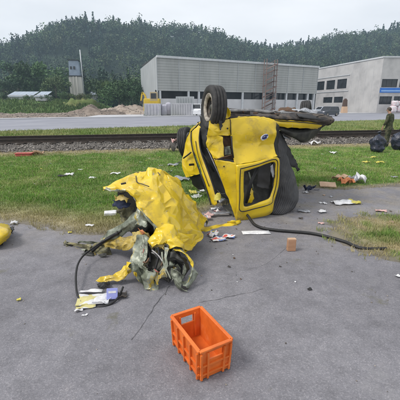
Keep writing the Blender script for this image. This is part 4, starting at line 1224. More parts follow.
# floor pan seen from its edge, with pipes and an axle on it
PAN = Vector((0.10, 0.99, -0.02))
def floor_pan():
    A, B = P(214, 113.5, 5.35), P(331, 119.5, 5.75)
    rows = []
    nI, nJ = 26, 34
    V = []
    for i in range(nI):
        for j in range(nJ):
            p = A.lerp(B, j / (nJ - 1)) + PAN * (2.2 * i / (nI - 1))
            p.z += 0.03 * crumple(p, 3.0, 3) + 0.012 * mnoise.noise(p * 9) + 0.03 * math.sin(j * 0.9) * (1 if 3 < i < nI - 3 else 0)
            if i == 0: p += Vector((0, 0.03 * mnoise.noise(p * 15), 0.012 * mnoise.noise(p * 12)))
            V.append(p)
    F = [(i * nJ + j, i * nJ + j + 1, (i + 1) * nJ + j + 1, (i + 1) * nJ + j) for i in range(nI - 1) for j in range(nJ - 1)]
    o = mesh_obj('floor_pan', V, F, M['chassis'], van, True)
    sm = o.modifiers.new('sheet', 'SOLIDIFY'); sm.thickness = 0.10; sm.offset = -1
    return A, B
FA, FB = floor_pan()
def fp(j, i, dz=0.0):   # point on the floor pan: j across, i metres back
    return FA.lerp(FB, j) + PAN * i + Vector((0, 0, dz))
MB().tube(smooth_path([fp(0.12, .12, .05), fp(.3, .18, .075), fp(.5, .1, .06), fp(.75, .22, .06), fp(1.0, .15, .035)], 6), 0.030, 10).build('exhaust_pipe', M['steel'], van, True)
MB().tube(smooth_path([fp(0.55, .6, .06), fp(.66, .4, .12), fp(.78, .45, .12), fp(.9, .7, .1)], 6), 0.022, 10).build('brake_pipe', M['trim'], van, True)
MB().tube([fp(0.0, .35, .0), fp(.1, .35, .04), fp(.55, .42, .03)], [0.04, 0.06, 0.05], 12).build('axle', M['chassis'], van, True)
MB().lathe(fp(.72, .55, .05), LAT, [(-.22, .03), (-.2, .085), (.2, .085), (.22, .03)], 20).build('muffler', M['rust'], van, True)
MB().box(fp(.45, .75, .04), (.35, .5, .12), rz=.35).build('fuel_tank', M['black'], van, bevel=.03)
MB().beam(fp(.02, .05, -.02), fp(.99, .02, -.03), .07, .07).build('cross_member', M['chassis'], van, bevel=.008)
MB().beam(fp(.15, 1.2, .03), fp(.95, 1.15, .03), .09, .09).build('cross_member', M['chassis'], van, bevel=.01)
for j in (.34, .52, .62, .83):
    MB().box(fp(j, .06, .03), (.05 + .04 * random.random(), .06, .05), rz=random.random()).build('bracket', M['rust' if j < .6 else 'steel'], van, bevel=.005)
patch('silver_shield', [[(297, 109.5, 6.0), (306, 107.5, 6.0), (317, 111, 6.05)], [(298, 111, 5.9), (307, 110, 5.9), (318, 113, 5.95)]], M['silver'], van, 6, .03, 6, 21)
patch('rust_sheet', [[(279, 108, 6.0), (288, 106.5, 6.0), (296, 108, 6.05)], [(278, 110.5, 5.9), (288, 110, 5.9), (296, 111.5, 5.95)]], M['rust'], van, 6, .03, 6, 22)

# rounded end of the bumper at the right of the pan, yellow sill and dark wheel arch below it
patch('bumper', [[(250, 112, 5.62), (275, 112.5, 5.66), (300, 113, 5.7), (320, 114, 5.74), (330, 116.5, 5.8)], [(250, 114.5, 5.50), (275, 115.5, 5.52), (300, 117, 5.56), (322, 118.5, 5.62), (334, 119.5, 5.72)], [(250, 116, 5.48), (275, 118.8, 5.50), (300, 120.2, 5.54), (322, 122.5, 5.62), (333, 122.5, 5.74)], [(250, 117, 5.54), (275, 119.8, 5.58), (300, 121.3, 5.62), (320, 124.5, 5.72), (328, 125, 5.84)]], M['chassis'], van, 9, .016, 6, 80, thick=.008, edge=.006)
patch('bumper_skin', [[(296, 113.5, 5.66), (312, 114.5, 5.68), (327, 116.5, 5.72)], [(298, 116, 5.54), (314, 117.5, 5.58), (331, 119, 5.66)], [(300, 117.5, 5.53), (315, 119.5, 5.57), (331, 121, 5.66)]], M['black'], van, 8, .012, 6, 81, thick=.006, edge=.008)
MB().tube(smooth_path([P(262, 119.6, 5.47), P(285, 121.2, 5.5), P(305, 122.6, 5.54), P(325, 125, 5.66)], 6), .008, 8).build('sill_seam', M['black'], van, True)
jr = random.Random(11)
for k in range(22):           # torn pipes, brackets and clods along the edge of the upturned floor
    jj = jr.uniform(.04, .98); ii = jr.uniform(-.04, .5)
    q = fp(jj, ii, jr.uniform(.0, .06))
    if k % 3 == 0:
        e = q + Vector((jr.uniform(-.22, .22), jr.uniform(-.1, .1), jr.uniform(-.02, .05)))
        MB().tube(smooth_path([q, (q + e) / 2 + Vector((0, 0, jr.uniform(-.01, .04))), e], 4), jr.uniform(.006, .016), 7).build('torn_pipe', M[jr.choice(['steel', 'black', 'rust', 'chassis'])], van, True)
    else:
        v_, f_ = ICO[k % 6]
        sc = Vector((jr.uniform(.02, .09), jr.uniform(.02, .06), jr.uniform(.012, .035))); a_ = jr.uniform(0, 6)
        Vv = [Matrix.Rotation(a_, 3, 'Z') @ Vector((p[0] * sc.x, p[1] * sc.y, p[2] * sc.z)) + q for p in v_]
        mesh_obj('underbody_lump', Vv, [tuple(int(x) for x in t_) for t_ in f_], M[jr.choice(['chassis', 'chassis', 'rust', 'black', 'primer_dark'])], van, True)
patch('sill', [[(238, 116, 5.35), (258, 116.5, 5.42), (278, 119.5, 5.5), (300, 121, 5.58), (324, 123.5, 5.72)], [(238, 118, 5.33), (258, 118.5, 5.4), (278, 123, 5.48), (300, 124.5, 5.56), (321, 126.5, 5.7)], [(238, 120, 5.34), (258, 121, 5.42), (278, 126.3, 5.5), (300, 128, 5.58), (317, 129, 5.74)]], YW, van, 7, .015, 5, 4)
patch('wheel_arch', [[(276, 126.8, 5.62), (290, 128.5, 5.66), (305, 129.5, 5.72), (323, 126.5, 5.85)], [(280, 130, 5.6), (292, 132.5, 5.6), (305, 134, 5.66), (319, 131, 5.85)], [(284, 133, 5.75), (294, 138.5, 5.7), (304, 142.5, 5.75), (315, 136.5, 5.95)], [(287, 134, 6.2), (296, 138, 6.2), (304, 141, 6.2), (313, 136, 6.3)]], M['primer_dark'], van, 7, .025, 4, 5, thick=.012)
patch('arch_lining', [[(277, 126, 5.75), (292, 127.5, 5.9), (318, 128.5, 6.0)], [(280, 131, 5.9), (292, 135, 6.0), (312, 134, 6.2)]], M['black'], van, 6, .02, 4, 6)

# rear door, upper half (upside down: the sill end is at the top)
door = patch('rear_door', [
    [(230, 119, 5.05), (245, 117.2, 5.10), (262, 118.8, 5.17), (276.3, 122, 5.24)],
    [(230.8, 134, 5.01), (246, 133, 5.05), (262, 134, 5.10), (276, 132, 5.20)],
    [(232, 149, 5.00), (247, 149, 5.05), (262, 146, 5.13), (273.3, 144, 5.22)],
    [(235.5, 164.5, 4.93), (249, 163, 4.96), (263, 160.5, 5.03), (277, 156.8, 5.12)]], YW, van, 12, .030, 2.6, 8, thick=.006, edge=.006, fine=.002, facet=True)
# lower half with its window opening
def loop(pts, n=6):
    return smooth_path([P(*p) for p in pts] + [P(*pts[0])], n)[:-1]
outer = [(235.8, 165, 4.92), (256, 162, 4.98), (277, 157.2, 5.11), (279.3, 170, 5.15), (278.2, 186, 5.17), (274, 201, 5.14), (270.5, 213.3, 5.11), (254, 218, 5.03), (237.5, 222.3, 4.95), (237.2, 203, 4.93), (236.5, 184, 4.92)]
inner = [(244.2, 171.5, 4.95), (258, 167, 4.99), (273.6, 161.8, 5.10), (275.2, 171, 5.13), (273.8, 184, 5.14), (271, 193, 5.12), (267.8, 199, 5.09), (256, 203.3, 5.03), (244.2, 206, 4.97), (243.6, 195, 4.95), (243.6, 182, 4.95)]
seal = [(240.4, 168.8, 4.93), (257, 164.7, 4.98), (275.6, 159.5, 5.10), (277.2, 171, 5.14), (276, 185, 5.15), (273, 197, 5.12), (270.6, 203.6, 5.09), (255, 208.4, 5.02), (240.4, 210.8, 4.95), (239.8, 197, 4.93), (239.8, 182, 4.93)]
def ring(loops, m, name, parent, thick, seed):
    LL = [loop(l, 6) for l in loops]; n = len(LL[0]); V, F = [], []
    for li, l in enumerate(LL):
        for p in l: V.append(p + Vector((0, -1, 0)) * (.006 * crumple(p, 4, seed)))
    for li in range(len(LL) - 1):
        for k in range(n):
            k2 = (k + 1) % n
            F.append((li * n + k, li * n + k2, (li + 1) * n + k2, (li + 1) * n + k))
    o = mesh_obj(name, V, F, m, parent, True)
    sm = o.modifiers.new('sheet', 'SOLIDIFY'); sm.thickness = thick; sm.offset = -1
    if isinstance(m, list): sm.material_offset = 1
    return o
mid1 = [(a[0] * .55 + b[0] * .45, a[1] * .55 + b[1] * .45, a[2] - .012) for a, b in zip(outer, seal)]
mid2 = [(a[0] * .5 + b[0] * .5, a[1] * .5 + b[1] * .5, (a[2] + b[2]) / 2 - .012) for a, b in zip(seal, inner)]
inner_back = [(a[0], a[1], a[2] + .05) for a in inner]
wf = ring([outer, mid1, seal, mid2, inner, inner_back], M['yellow'], 'window_frame', van, .006, 3)
sl = loop(seal, 6); sl = [p + Vector((0, -.006, 0)) for p in sl]
MB().tube(sl + sl[:2], .0085, 8, cap=False).build('window_seal', M['rubber'], wf, True)
il = loop(inner, 6)
MB().tube(il + il[:2], .006, 8, cap=False).build('pane_seal', M['rubber'], wf, True)
patch('glass_shard', [[(270.5, 166, 5.12), (273, 164, 5.13)], [(271, 172, 5.12), (274, 172, 5.14)], [(272.5, 178, 5.13), (273.5, 177, 5.14)]], M['silver'], wf, 5, .01, 8, 31, thick=.003, edge=.005)
# inside the window: grey lining, a diagonal strut and a scrap of yellow
patch('inner_lining', [[(238, 160, 5.55), (260, 158, 5.6), (280, 152, 5.65)], [(240, 185, 5.5), (260, 183, 5.6), (282, 180, 5.65)], [(242, 214, 5.35), (260, 212, 5.42), (274, 209, 5.45)]], M['primer_dark'], van, 6, .05, 3, 9)
patch('grey_trim', [[(258, 166, 5.3), (271, 163, 5.32)], [(257, 178, 5.3), (270, 182, 5.32)], [(257, 187, 5.32), (269, 189, 5.34)]], M['ribbed'], van, 6, .03, 4, 10)
MB().tube([P(258, 167, 5.2), P(251, 182, 5.16), P(246, 203, 5.12)], [.022, .03, .026], 10).build('strut', M['black'], van, True)
MB().tube([P(249, 172, 5.22), P(254, 192, 5.2)], .012, 8).build('strut', M['primer'], van, True)
patch('yellow_shred', [[(249, 190, 5.18), (252, 188, 5.18)], [(250, 196, 5.16), (254, 198, 5.17)], [(247, 203, 5.14), (251, 203, 5.15)]], YW, van, 5, .02, 7, 33)

# emblem on the door
ec = P(263.8, 137, 5.075)
e_n = (Vector((0.30, -0.95, 0.05))).normalized(); e_x = Vector((0.88, 0.28, 0.42)).normalized(); e_x = (e_x - e_n * e_x.dot(e_n)).normalized(); e_y = e_n.cross(e_x)
ec += e_n * 0.02
V = []; n = 28
for lay in (0, 0.006):
    for k in range(n):
        a = 2 * math.pi * k / n
        q = ec + e_n * lay + e_x * (.066 * math.copysign(abs(math.cos(a)) ** .8, math.cos(a))) + e_y * (.040 * math.copysign(abs(math.sin(a)) ** .8, math.sin(a)) )
        V.append(q)
F = [tuple(range(n, 2 * n)), tuple(reversed(range(n)))] + [(k, (k + 1) % n, n + (k + 1) % n, n + k) for k in range(n)]
em = mesh_obj('emblem', V, F, M['emblem_white'], door, False); em['label'] = 'white oval post emblem with dark blue marks'
pts = [ec + e_n * .009 + e_x * (.040 * math.cos(a) + .004) + e_y * .024 * math.sin(a) for a in [math.pi * (.1 + 1.6 * k / 16) for k in range(17)]]
em2 = MB().tube(pts, [.006 + .006 * k / 16 for k in range(17)], 6)
em2.tube([ec + e_n * .009 + e_x * -.058 + e_y * -.006, ec + e_n * .009 + e_x * .0 + e_y * -.004, ec + e_n * .009 + e_x * .056 + e_y * .008], [.005, .010, .014], 6)
o = em2.build('emblem_mark', M['emblem_blue'], door, True)

# corner pillar at the left of the door, with the empty tail lamp recess
patch('corner_panel', [[(209.3, 121, 5.02), (220, 120, 5.03), (230.3, 119, 5.04)], [(208, 128, 5.0), (219, 128, 5.01), (230.6, 127.5, 5.02)], [(207.3, 136, 4.99), (218, 136, 5.0), (231, 135.5, 5.01)]], YW, van, 12, .025, 4, 11, thick=.006, edge=.008, facet=True)
patch('corner_panel', [[(207.3, 136, 4.99), (215, 136, 5.0), (223.2, 136, 5.0)], [(206.3, 146.5, 5.0), (215, 147, 4.98), (223.4, 147, 4.98)], [(213.5, 158.5, 4.98), (218, 158.5, 4.97), (224, 157, 4.96)]], YW, van, 12, .025, 4, 12, thick=.006, edge=.008, facet=True)
patch('corner_pillar', [[(213.8, 159.5, 4.98), (225, 161, 4.94), (236.2, 163, 4.92)], [(219.3, 174, 4.97), (228, 176, 4.93), (237.2, 178, 4.92)], [(225.5, 192, 4.97), (231, 194, 4.94), (237.8, 195, 4.93)], [(231.5, 207, 4.97), (234, 208, 4.95), (238, 209, 4.94)], [(236, 222, 4.97), (237, 222.3, 4.96), (239, 222.3, 4.95)]], YW, van, 7, .015, 4, 13, thick=.02, edge=.006)
patch('lamp_recess', [[(222.5, 135.5, 5.08), (232, 135, 5.1)], [(222.5, 147, 5.1), (232.5, 147, 5.12)], [(222.5, 159, 5.06), (234, 160, 5.08)]], M['rust'], van, 6, .04, 6, 14)
MB().tube([P(231.5, 136, 4.99), P(232.2, 148, 4.97), P(233.5, 158, 4.94)], .010, 8).build('recess_edge', M['black'], van, True)
MB().tube([P(212, 161, 4.95), P(222, 157.5, 4.95), P(232, 155, 4.97)], [.004, .009, .006], 6).build('torn_bracket', M['rust'], van, True)
patch('lamp_housing', [[(224, 147, 5.03), (230, 146, 5.04)], [(224.5, 155, 5.01), (231.5, 154.5, 5.02)]], M['primer'], van, 5, .03, 8, 15)
MB().lathe(P(224, 166.5, 4.93), (0.2, -1, 0), [(0, .012), (.006, .01)], 12).build('rivet', M['black'], van)
MB().lathe(P(227.5, 128.5, 4.985), (0.2, -1, 0), [(0, .014), (.008, .01)], 12).build('rivet', M['black'], van)
MB().tube([P(230.2, 119.5, 5.02), P(230.8, 128, 5.0), P(231, 135, 4.99)], .006, 6).build('door_gap', M['black'], van, True)
# shreds around the wheel
patch('yellow_shred', [[(219, 114, 5.12), (222, 109, 5.14), (225, 106.5, 5.15)], [(220, 118, 5.08), (224, 114, 5.1), (229, 110, 5.12)], [(222, 121, 5.05), (226, 119, 5.06), (231, 116.5, 5.08)]], YW, van, 6, .05, 9, 16, edge=.02)
patch('torn_rubber', [[(217.5, 118, 5.0), (223, 116.5, 5.02)], [(219, 124, 4.98), (222.5, 123, 4.99)], [(220, 130, 4.975), (221.5, 129, 4.98)]], M['black'], van, 5, .03, 8, 17)
patch('mud_flap', [[(199.8, 116, 5.45), (206, 117, 5.36), (212, 118, 5.30)], [(200, 130, 5.42), (206, 131, 5.32), (211, 131, 5.28)], [(202, 142, 5.38), (206, 145, 5.3), (209.5, 143, 5.25)], [(204.5, 147, 5.36), (206.5, 148, 5.32), (208.5, 147, 5.28)]], M['black'], van, 6, .03, 4, 18, thick=.012)
# side of the body: arched door frame, sliding door panel and the dark hollow between
patch('door_frame', [[(192.5, 131, 6.0), (196.5, 128, 5.96), (201.5, 125, 5.9)], [(192.2, 141, 5.98), (195.8, 140, 5.9), (199, 139, 5.86)], [(194.5, 153, 5.9), (198, 153, 5.8), (200.8, 152, 5.78)], [(199.5, 168, 5.78), (203, 168, 5.7), (206, 167, 5.68)], [(206.5, 186.5, 5.62), (209.5, 186.5, 5.56), (212.6, 185, 5.54)], [(212, 204.5, 5.5), (215, 205.5, 5.46), (217.5, 203.5, 5.44)]], YW, van, 7, .012, 4, 19, thick=.02, edge=.004)
MB().tube(smooth_path([P(191.2, 132, 6.0), P(191.2, 141, 5.97), P(193.5, 153, 5.88), P(198.5, 168, 5.76), P(205.5, 187, 5.6), P(211, 205, 5.48)], 6), .012, 8).build('door_seal', M['rubber'], van, True)
MB().tube(smooth_path([P(200.5, 128, 5.84), P(199.3, 139, 5.82), P(201, 151, 5.74), P(206.4, 166.5, 5.64), P(213, 185, 5.5), P(218, 203, 5.42)], 6), .014, 8).build('door_seal', M['rubber'], van, True)
MB().tube(smooth_path([P(195.5, 141, 5.88), P(197.6, 153, 5.78), P(202.3, 168, 5.68), P(209, 186.5, 5.54)], 6), .006, 6).build('door_groove', M['black'], van, True)
sp_ = patch('side_panel', [[(190, 130, 6.25), (194, 125, 6.2), (199, 121, 6.1)], [(183.5, 143, 6.35), (188, 141.5, 6.25), (192.8, 138, 6.08)], [(181.6, 156, 6.38), (187, 155, 6.25), (193.6, 152, 6.02)], [(181.5, 167, 6.38), (188, 168, 6.22), (197, 166, 5.92)], [(186.5, 177, 6.3), (192.5, 176, 6.15), (199.5, 174, 5.88)]], YW, van, 12, .030, 3, 20, thick=.006, edge=.010, facet=True)
MB().tube([P(183.5, 158.2, 6.28), P(187, 155.6, 6.2), P(191, 152.4, 6.06)], .014, 6).build('slot', M['black'], sp_, True)
MB().box(P(191.5, 164.6, 6.02), (.10, .03, .04), rz=.5).build('handle', M['black'], sp_, bevel=.008)
MB().tube([P(191, 132, 6.16), P(195.5, 127.5, 6.08), P(199, 123.5, 6.02)], .012, 6).build('trim_strip', M['black'], sp_, True)
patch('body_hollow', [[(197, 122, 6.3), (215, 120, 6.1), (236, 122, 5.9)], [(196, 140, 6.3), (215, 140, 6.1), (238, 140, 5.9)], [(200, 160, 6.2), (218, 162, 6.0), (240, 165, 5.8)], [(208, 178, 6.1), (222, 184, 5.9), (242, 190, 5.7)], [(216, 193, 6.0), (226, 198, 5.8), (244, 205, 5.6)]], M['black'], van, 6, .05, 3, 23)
patch('under_panel_shade', [[(189, 176, 6.35), (200, 174, 6.1)], [(193, 184, 6.35), (204, 184, 6.05)], [(198, 190, 6.3), (206, 189, 6.1)]], M['black'], van, 6, .03, 4, 24)  # black sheet standing in for the shadow beneath the side panel
patch('yellow_shred', [[(215, 195, 5.42), (219, 193, 5.42), (222, 196, 5.4)], [(214, 201, 5.38), (217.5, 201, 5.36), (220, 200, 5.36)]], [M['yellow_scrap'], M['primer']], van, 5, .03, 9, 25, edge=.015)
MB().tube(smooth_path([P(217, 190, 5.5), P(222, 194, 5.42), P(229, 193, 5.38), P(231, 198, 5.35)], 5), .010, 6).build('loose_wire', M['black'], van, True)
# seat belt / struts in the hollow
MB().tube([P(201, 152, 5.9), P(207, 160, 5.85), P(214, 172, 5.8)], .02, 6).build('strut', M['primer_dark'], van, True)
MB().tube([P(206, 146, 5.9), P(216, 168, 5.7), P(226, 190, 5.5)], .012, 6).build('strut', M['steel'], van, True)

# dark ribbed lining hanging out of the right half
def ribbed():
    prof = [(131, 279, 281, 5.62), (138, 277.5, 283, 5.58), (146, 276.5, 285.5, 5.52), (160, 276.5, 290, 5.44), (175, 276, 294.5, 5.38), (190, 274.5, 298.5, 5.32), (200, 273, 299, 5.28), (207, 271.5, 295, 5.24), (212.5, 270.5, 287, 5.2)]
    nu, nv = 160, 70
    V = []
    ys = [p[0] for p in prof]
    for i in range(nv):
        y = np.interp(i / (nv - 1), np.linspace(0, 1, len(prof)), ys)
        x0 = np.interp(y, ys, [p[1] for p in prof]); x1 = np.interp(y, ys, [p[2] for p in prof]); Y0 = np.interp(y, ys, [p[3] for p in prof])
        for j in range(nu):
            t_ = j / (nu - 1)
            ang = -0.35 * math.pi + t_ * 0.85 * math.pi
            # half-round sheet: x follows sin, depth follows cos
            sx = (math.sin(ang) - math.sin(-0.35 * math.pi)) / (1 - math.sin(-0.35 * math.pi))
            px_ = x0 - 3 + (x1 - x0 + 3) * sx
            bul = math.cos(ang)
            rib = 0.0055 * math.sin(t_ * 19 * 2 * math.pi + y * 0.07 + 1.2 * math.sin(y * .06)) * min(1, i / 8) * (1 + .5 * mnoise.noise(Vector((t_ * 6, y * .05, 2))))
            Yd = Y0 + 0.32 * (1 - bul) - rib
            p = P(px_, y + 2.0 * math.sin(t_ * 3.0) * (i / nv), Yd)
            p += Vector((1, -1, 0)) * .022 * crumple(p, 4, 26)
            V.append(p)
    F = [(i * nu + j, i * nu + j + 1, (i + 1) * nu + j + 1, (i + 1) * nu + j) for i in range(nv - 1) for j in range(nu - 1)]
    o = mesh_obj('ribbed_lining', V, F, M['ribbed'], van, True)
    sm = o.modifiers.new('sheet', 'SOLIDIFY'); sm.thickness = .006
    o['label'] = 'dark grey ribbed sheet hanging out to the ground'
ribbed()
patch('torn_spike', [[(280, 140, 5.66), (284, 139, 5.68)], [(284, 149, 5.64), (290, 149, 5.68)], [(288, 159, 5.62), (296, 160, 5.68)], [(291, 167, 5.62), (298, 168, 5.66)]], M['black'], van, 5, .03, 6, 27)
patch('torn_spike', [[(293, 164, 5.65), (297, 165, 5.66)], [(297, 171, 5.66), (300, 170, 5.67)]], M['black'], van, 5, .02, 6, 28)
patch('grey_shred', [[(281, 134, 5.8), (287, 136, 5.82)], [(284, 139, 5.78), (290, 140.5, 5.8)]], M['silver'], van, 5, .05, 9, 29, edge=.02)
patch('door_edge', [[(276.5, 123, 5.26), (279, 126, 5.4)], [(275.8, 140, 5.22), (279, 142, 5.42)], [(277, 156, 5.16), (281, 158, 5.4)]], M['black'], van, 6, .02, 4, 30, thick=.01)
# crushed roof under it all
patch('roof', [[(222, 205, 5.6), (245, 203, 5.65), (270, 200, 5.75), (292, 198, 5.8)], [(228, 212, 5.3), (246, 211, 5.35), (266, 208, 5.45), (286, 207, 5.5)], [(234, 220.5, 5.02), (248, 217, 5.08), (262, 214, 5.16), (276, 212, 5.25)]], [M['primer_dark'], M['yellow']], van, 6, .05, 4, 34)

# ------------------------------------------------------------------ the torn off front section
fw = thing('torn_cab', G(160, 262), 'crumpled yellow torn off cab section with grey green inner metal', 'wreckage')
YO = [M['yellow_worn'], M['primer']]
patch('crumpled_skin', [
    [(103.3, 187, 3.92), (119, 185.5, 4.1), (136, 187, 4.45), (150, 194, 4.6), (165, 196, 4.65), (178, 200, 4.6), (188, 208, 4.6), (198, 217, 4.65), (207, 226, 4.7)],
    [(103, 186, 3.78), (118, 180, 3.85), (135, 175, 4.0), (150, 170, 4.1), (163, 168, 4.12), (172, 173.5, 4.12), (182, 189, 4.15), (194, 204.5, 4.25), (206, 221, 4.5)],
    [(103.5, 187, 3.72), (119, 183, 3.7), (134, 180, 3.75), (148, 178, 3.85), (160, 178, 3.9), (171, 186, 3.9), (181, 198, 3.95), (192, 211, 4.05), (206, 226, 4.3)],
    [(104, 187.6, 3.68), (120, 186.5, 3.6), (133, 186, 3.55), (145, 190, 3.55), (156, 196, 3.55), (167, 204, 3.56), (177, 212, 3.62), (189, 222, 3.75), (203, 231, 4.1)],
    [(104.4, 188.3, 3.66), (121, 189.5, 3.52), (131, 190.5, 3.45), (139, 199, 3.42), (150, 207, 3.38), (163, 217, 3.36), (174, 226, 3.40), (186, 237, 3.52), (200, 237, 3.9)],
    [(104.6, 189, 3.66), (121, 191.3, 3.52), (132, 193.5, 3.44), (137, 206, 3.40), (146, 214.5, 3.34), (158.5, 229, 3.26), (170, 241, 3.24), (186, 252, 3.34), (197.5, 243, 3.75)]],
    YO, fw, 14, .055, 4.6, 40, thick=.005, edge=.012, fine=.008)
patch('pleated_flap', [[(160, 226, 3.33), (172, 226, 3.32), (184, 232, 3.42), (196, 234, 3.7)], [(158, 236, 3.24), (170, 240, 3.18), (183, 243, 3.28), (197, 241, 3.66)], [(164, 243, 3.2), (175, 248, 3.14), (186, 253.5, 3.22), (195, 246, 3.55)]], YO, fw, 9, .05, 5.5, 41, edge=.015)
patch('lower_flap', [[(151, 236, 3.28), (159, 229.5, 3.25), (169, 231, 3.22)], [(150, 241, 3.2), (159, 237.5, 3.14), (170, 238, 3.16)], [(152, 246, 3.16), (160, 244.5, 3.1), (166, 242, 3.12)]], YO, fw, 8, .05, 6, 42, edge=.015)
patch('right_beam', [[(198, 226, 4.5), (212, 225, 4.6), (226, 222.5, 4.72), (241, 219, 4.82)], [(199, 231, 4.45), (213, 229, 4.55), (228, 225.5, 4.7), (242, 222.5, 4.8)], [(200, 235, 4.42), (212, 231.5, 4.52), (227, 227.5, 4.68), (240, 224.5, 4.78)]], YO, fw, 8, .045, 7, 43, edge=.012)
patch('yellow_shred', [[(228, 222, 4.74), (234, 220, 4.76)], [(229, 227, 4.72), (236, 226, 4.74)], [(233, 228, 4.7), (238, 226, 4.72)]], YO, fw, 5, .04, 9, 44, edge=.015)
# inner hollow under the nose
patch('inner_shell', [[(124, 190, 3.75), (132, 193, 3.62), (138, 203, 3.5), (148, 213, 3.42)], [(126, 200, 3.85), (133, 204, 3.72), (139, 213, 3.6), (148, 222, 3.5)], [(126, 216, 3.9), (134, 220, 3.8), (141, 228, 3.66), (150, 234, 3.52)], [(128, 232, 3.9), (137, 236, 3.8), (145, 240, 3.65), (156, 244, 3.5)]], [M['primer_dark'], M['black']], fw, 8, .05, 4, 45)
patch('black_lining', [[(116, 190, 3.8), (122, 191, 3.8), (130, 192, 3.75)], [(118, 197, 4.0), (122, 198, 3.95), (132, 200, 3.85)], [(119, 208, 4.05), (125, 210, 4.0), (134, 216, 3.9)]], M['primer_dark'], fw, 7, .04, 5, 46)
patch('amber_bar', [[(114.5, 196.5, 3.62), (121, 195.2, 3.6), (128.5, 197.5, 3.6)], [(115, 200.5, 3.6), (121, 200.5, 3.57), (128.5, 202, 3.58)]], M['ochre'], fw, 12, .03, 8, 47, thick=.006)
patch('blue_black_trim', [[(112.5, 201, 3.66), (121, 201.5, 3.64), (130, 203.5, 3.62)], [(114, 206.5, 3.64), (121, 208, 3.62), (130, 208, 3.6)]], M['navy'], fw, 12, .04, 8, 48, thick=.006)
patch('brown_trim', [[(119, 208, 3.7), (126, 207.5, 3.68), (132.5, 209, 3.66)], [(118, 215, 3.72), (126, 216, 3.68), (131.5, 217, 3.66)], [(118.5, 222, 3.74), (125, 222.5, 3.7), (128, 221, 3.7)]], M['olive'], fw, 12, .04, 8, 49, thick=.004)
# long grey green liner from the hollow down to the left
patch('inner_liner', [[(99, 239, 3.86), (109, 231.5, 3.78), (120, 223, 3.66), (131, 216, 3.58), (140, 210, 3.56), (146, 211, 3.54)], [(101, 240.5, 3.82), (112, 235, 3.70), (124, 228, 3.56), (135, 219.5, 3.46), (144, 215, 3.46), (150, 216, 3.46)], [(103, 242, 3.8), (115, 239, 3.70), (127, 233.5, 3.58), (138, 227.5, 3.48), (148, 223, 3.42), (156, 222, 3.38)]], M['primer'], fw, 9, .035, 5.5, 50, edge=.012)
patch('inner_liner', [[(138, 208, 3.56), (143, 209, 3.52), (147, 214, 3.48)], [(138, 215, 3.48), (143, 216, 3.44), (149, 221, 3.40)], [(134, 224, 3.42), (140, 226, 3.36), (146, 229, 3.34)]], M['primer'], fw, 7, .05, 7, 51, edge=.015)
patch('dark_fold', [[(148, 218, 3.46), (156, 222, 3.44), (163, 232, 3.4)], [(146, 228, 3.5), (154, 233, 3.5), (162, 240, 3.42)], [(140, 238, 3.55), (150, 243, 3.55), (160, 246, 3.45)]], M['primer_dark'], fw, 7, .06, 6, 52)
patch('red_brown_scrap', [[(140, 230, 3.36), (146, 231, 3.33)], [(141, 234, 3.33), (145.5, 235.5, 3.31)]], M['orange_cloth'], fw, 5, .04, 9, 53, edge=.02)
# ochre sheet, spiky strip at the left end
patch('ochre_sheet', [[(104, 239, 3.78), (116, 239.5, 3.66), (128, 236, 3.52), (139, 231.5, 3.4), (150, 234, 3.34)], [(103, 243, 3.74), (116, 243.5, 3.58), (128, 241.5, 3.44), (139, 238, 3.34), (150, 239, 3.28)], [(104, 246, 3.74), (116, 249.5, 3.6), (128, 249, 3.46), (137, 246, 3.36), (147, 244, 3.3)]], [M['ochre'], M['primer']], fw, 16, .028, 8, 54, edge=.020)
patch('torn_strip', [[(68, 241.8, 4.02), (78, 242.5, 3.94), (88, 245, 3.86), (99, 245, 3.8), (108, 241, 3.76)], [(66, 244.5, 4.0), (77, 246, 3.92), (88, 249.5, 3.82), (99, 250, 3.76), (110, 245, 3.7)], [(68, 246.5, 3.98), (78, 249, 3.88), (89, 253.5, 3.76), (98, 257.5, 3.68), (109, 257, 3.66)]], M['olive'], fw, 9, .06, 7, 55, edge=.03)
patch('torn_strip', [[(66.5, 246, 3.99), (76, 247, 3.92), (86, 251, 3.82)], [(65, 247.5, 3.98), (76, 250, 3.88), (86, 255, 3.77)]], M['primer'], fw, 7, .05, 8, 56, edge=.03)
patch('torn_strip', [[(84, 251, 3.8), (94, 254, 3.74), (104, 257, 3.7)], [(86, 255, 3.76), (95, 258.5, 3.68), (106, 259.5, 3.66)]], M['primer_dark'], fw, 7, .05, 8, 57, edge=.03)
for q_, (a_, b_, w_, mm_) in enumerate((((66, 243, 4.02), (92, 247, 3.8), 2.2, 'olive'), ((68, 249, 3.96), (88, 251, 3.8), 1.8, 'primer'), ((74, 252, 3.9), (97, 255, 3.72), 2.0, 'ochre'), ((80, 240.5, 3.96), (101, 243, 3.76), 1.8, 'primer'), ((90, 260, 3.72), (108, 255, 3.66), 1.8, 'primer_dark'))):
    m1 = [(a_[k] * .6 + b_[k] * .4) for k in range(3)]
    patch('torn_strip', [[(a_[0], a_[1], a_[2]), (m1[0], m1[1] - w_ * .7, m1[2]), (b_[0], b_[1] - w_, b_[2])], [(a_[0] + .4, a_[1] + .5, a_[2]), (m1[0], m1[1] + w_ * .7, m1[2] - .03), (b_[0], b_[1] + w_, b_[2] - .03)]], M[mm_], fw, 12, .05, 8, 170 + q_, edge=.01)
MB().tube([P(64, 242.5, 4.05), P(67.5, 243.8, 4.0), P(72, 246, 3.95)], [.012, .016, .01], 6).build('broken_bolt', M['black'], fw, True)
MB().tube(smooth_path([P(118, 233, 3.6), P(108, 238.5, 3.7), P(99, 245, 3.74), P(92, 251, 3.74)], 5), [.022] * 16, 8).build('black_rod', M['black'], fw, True)
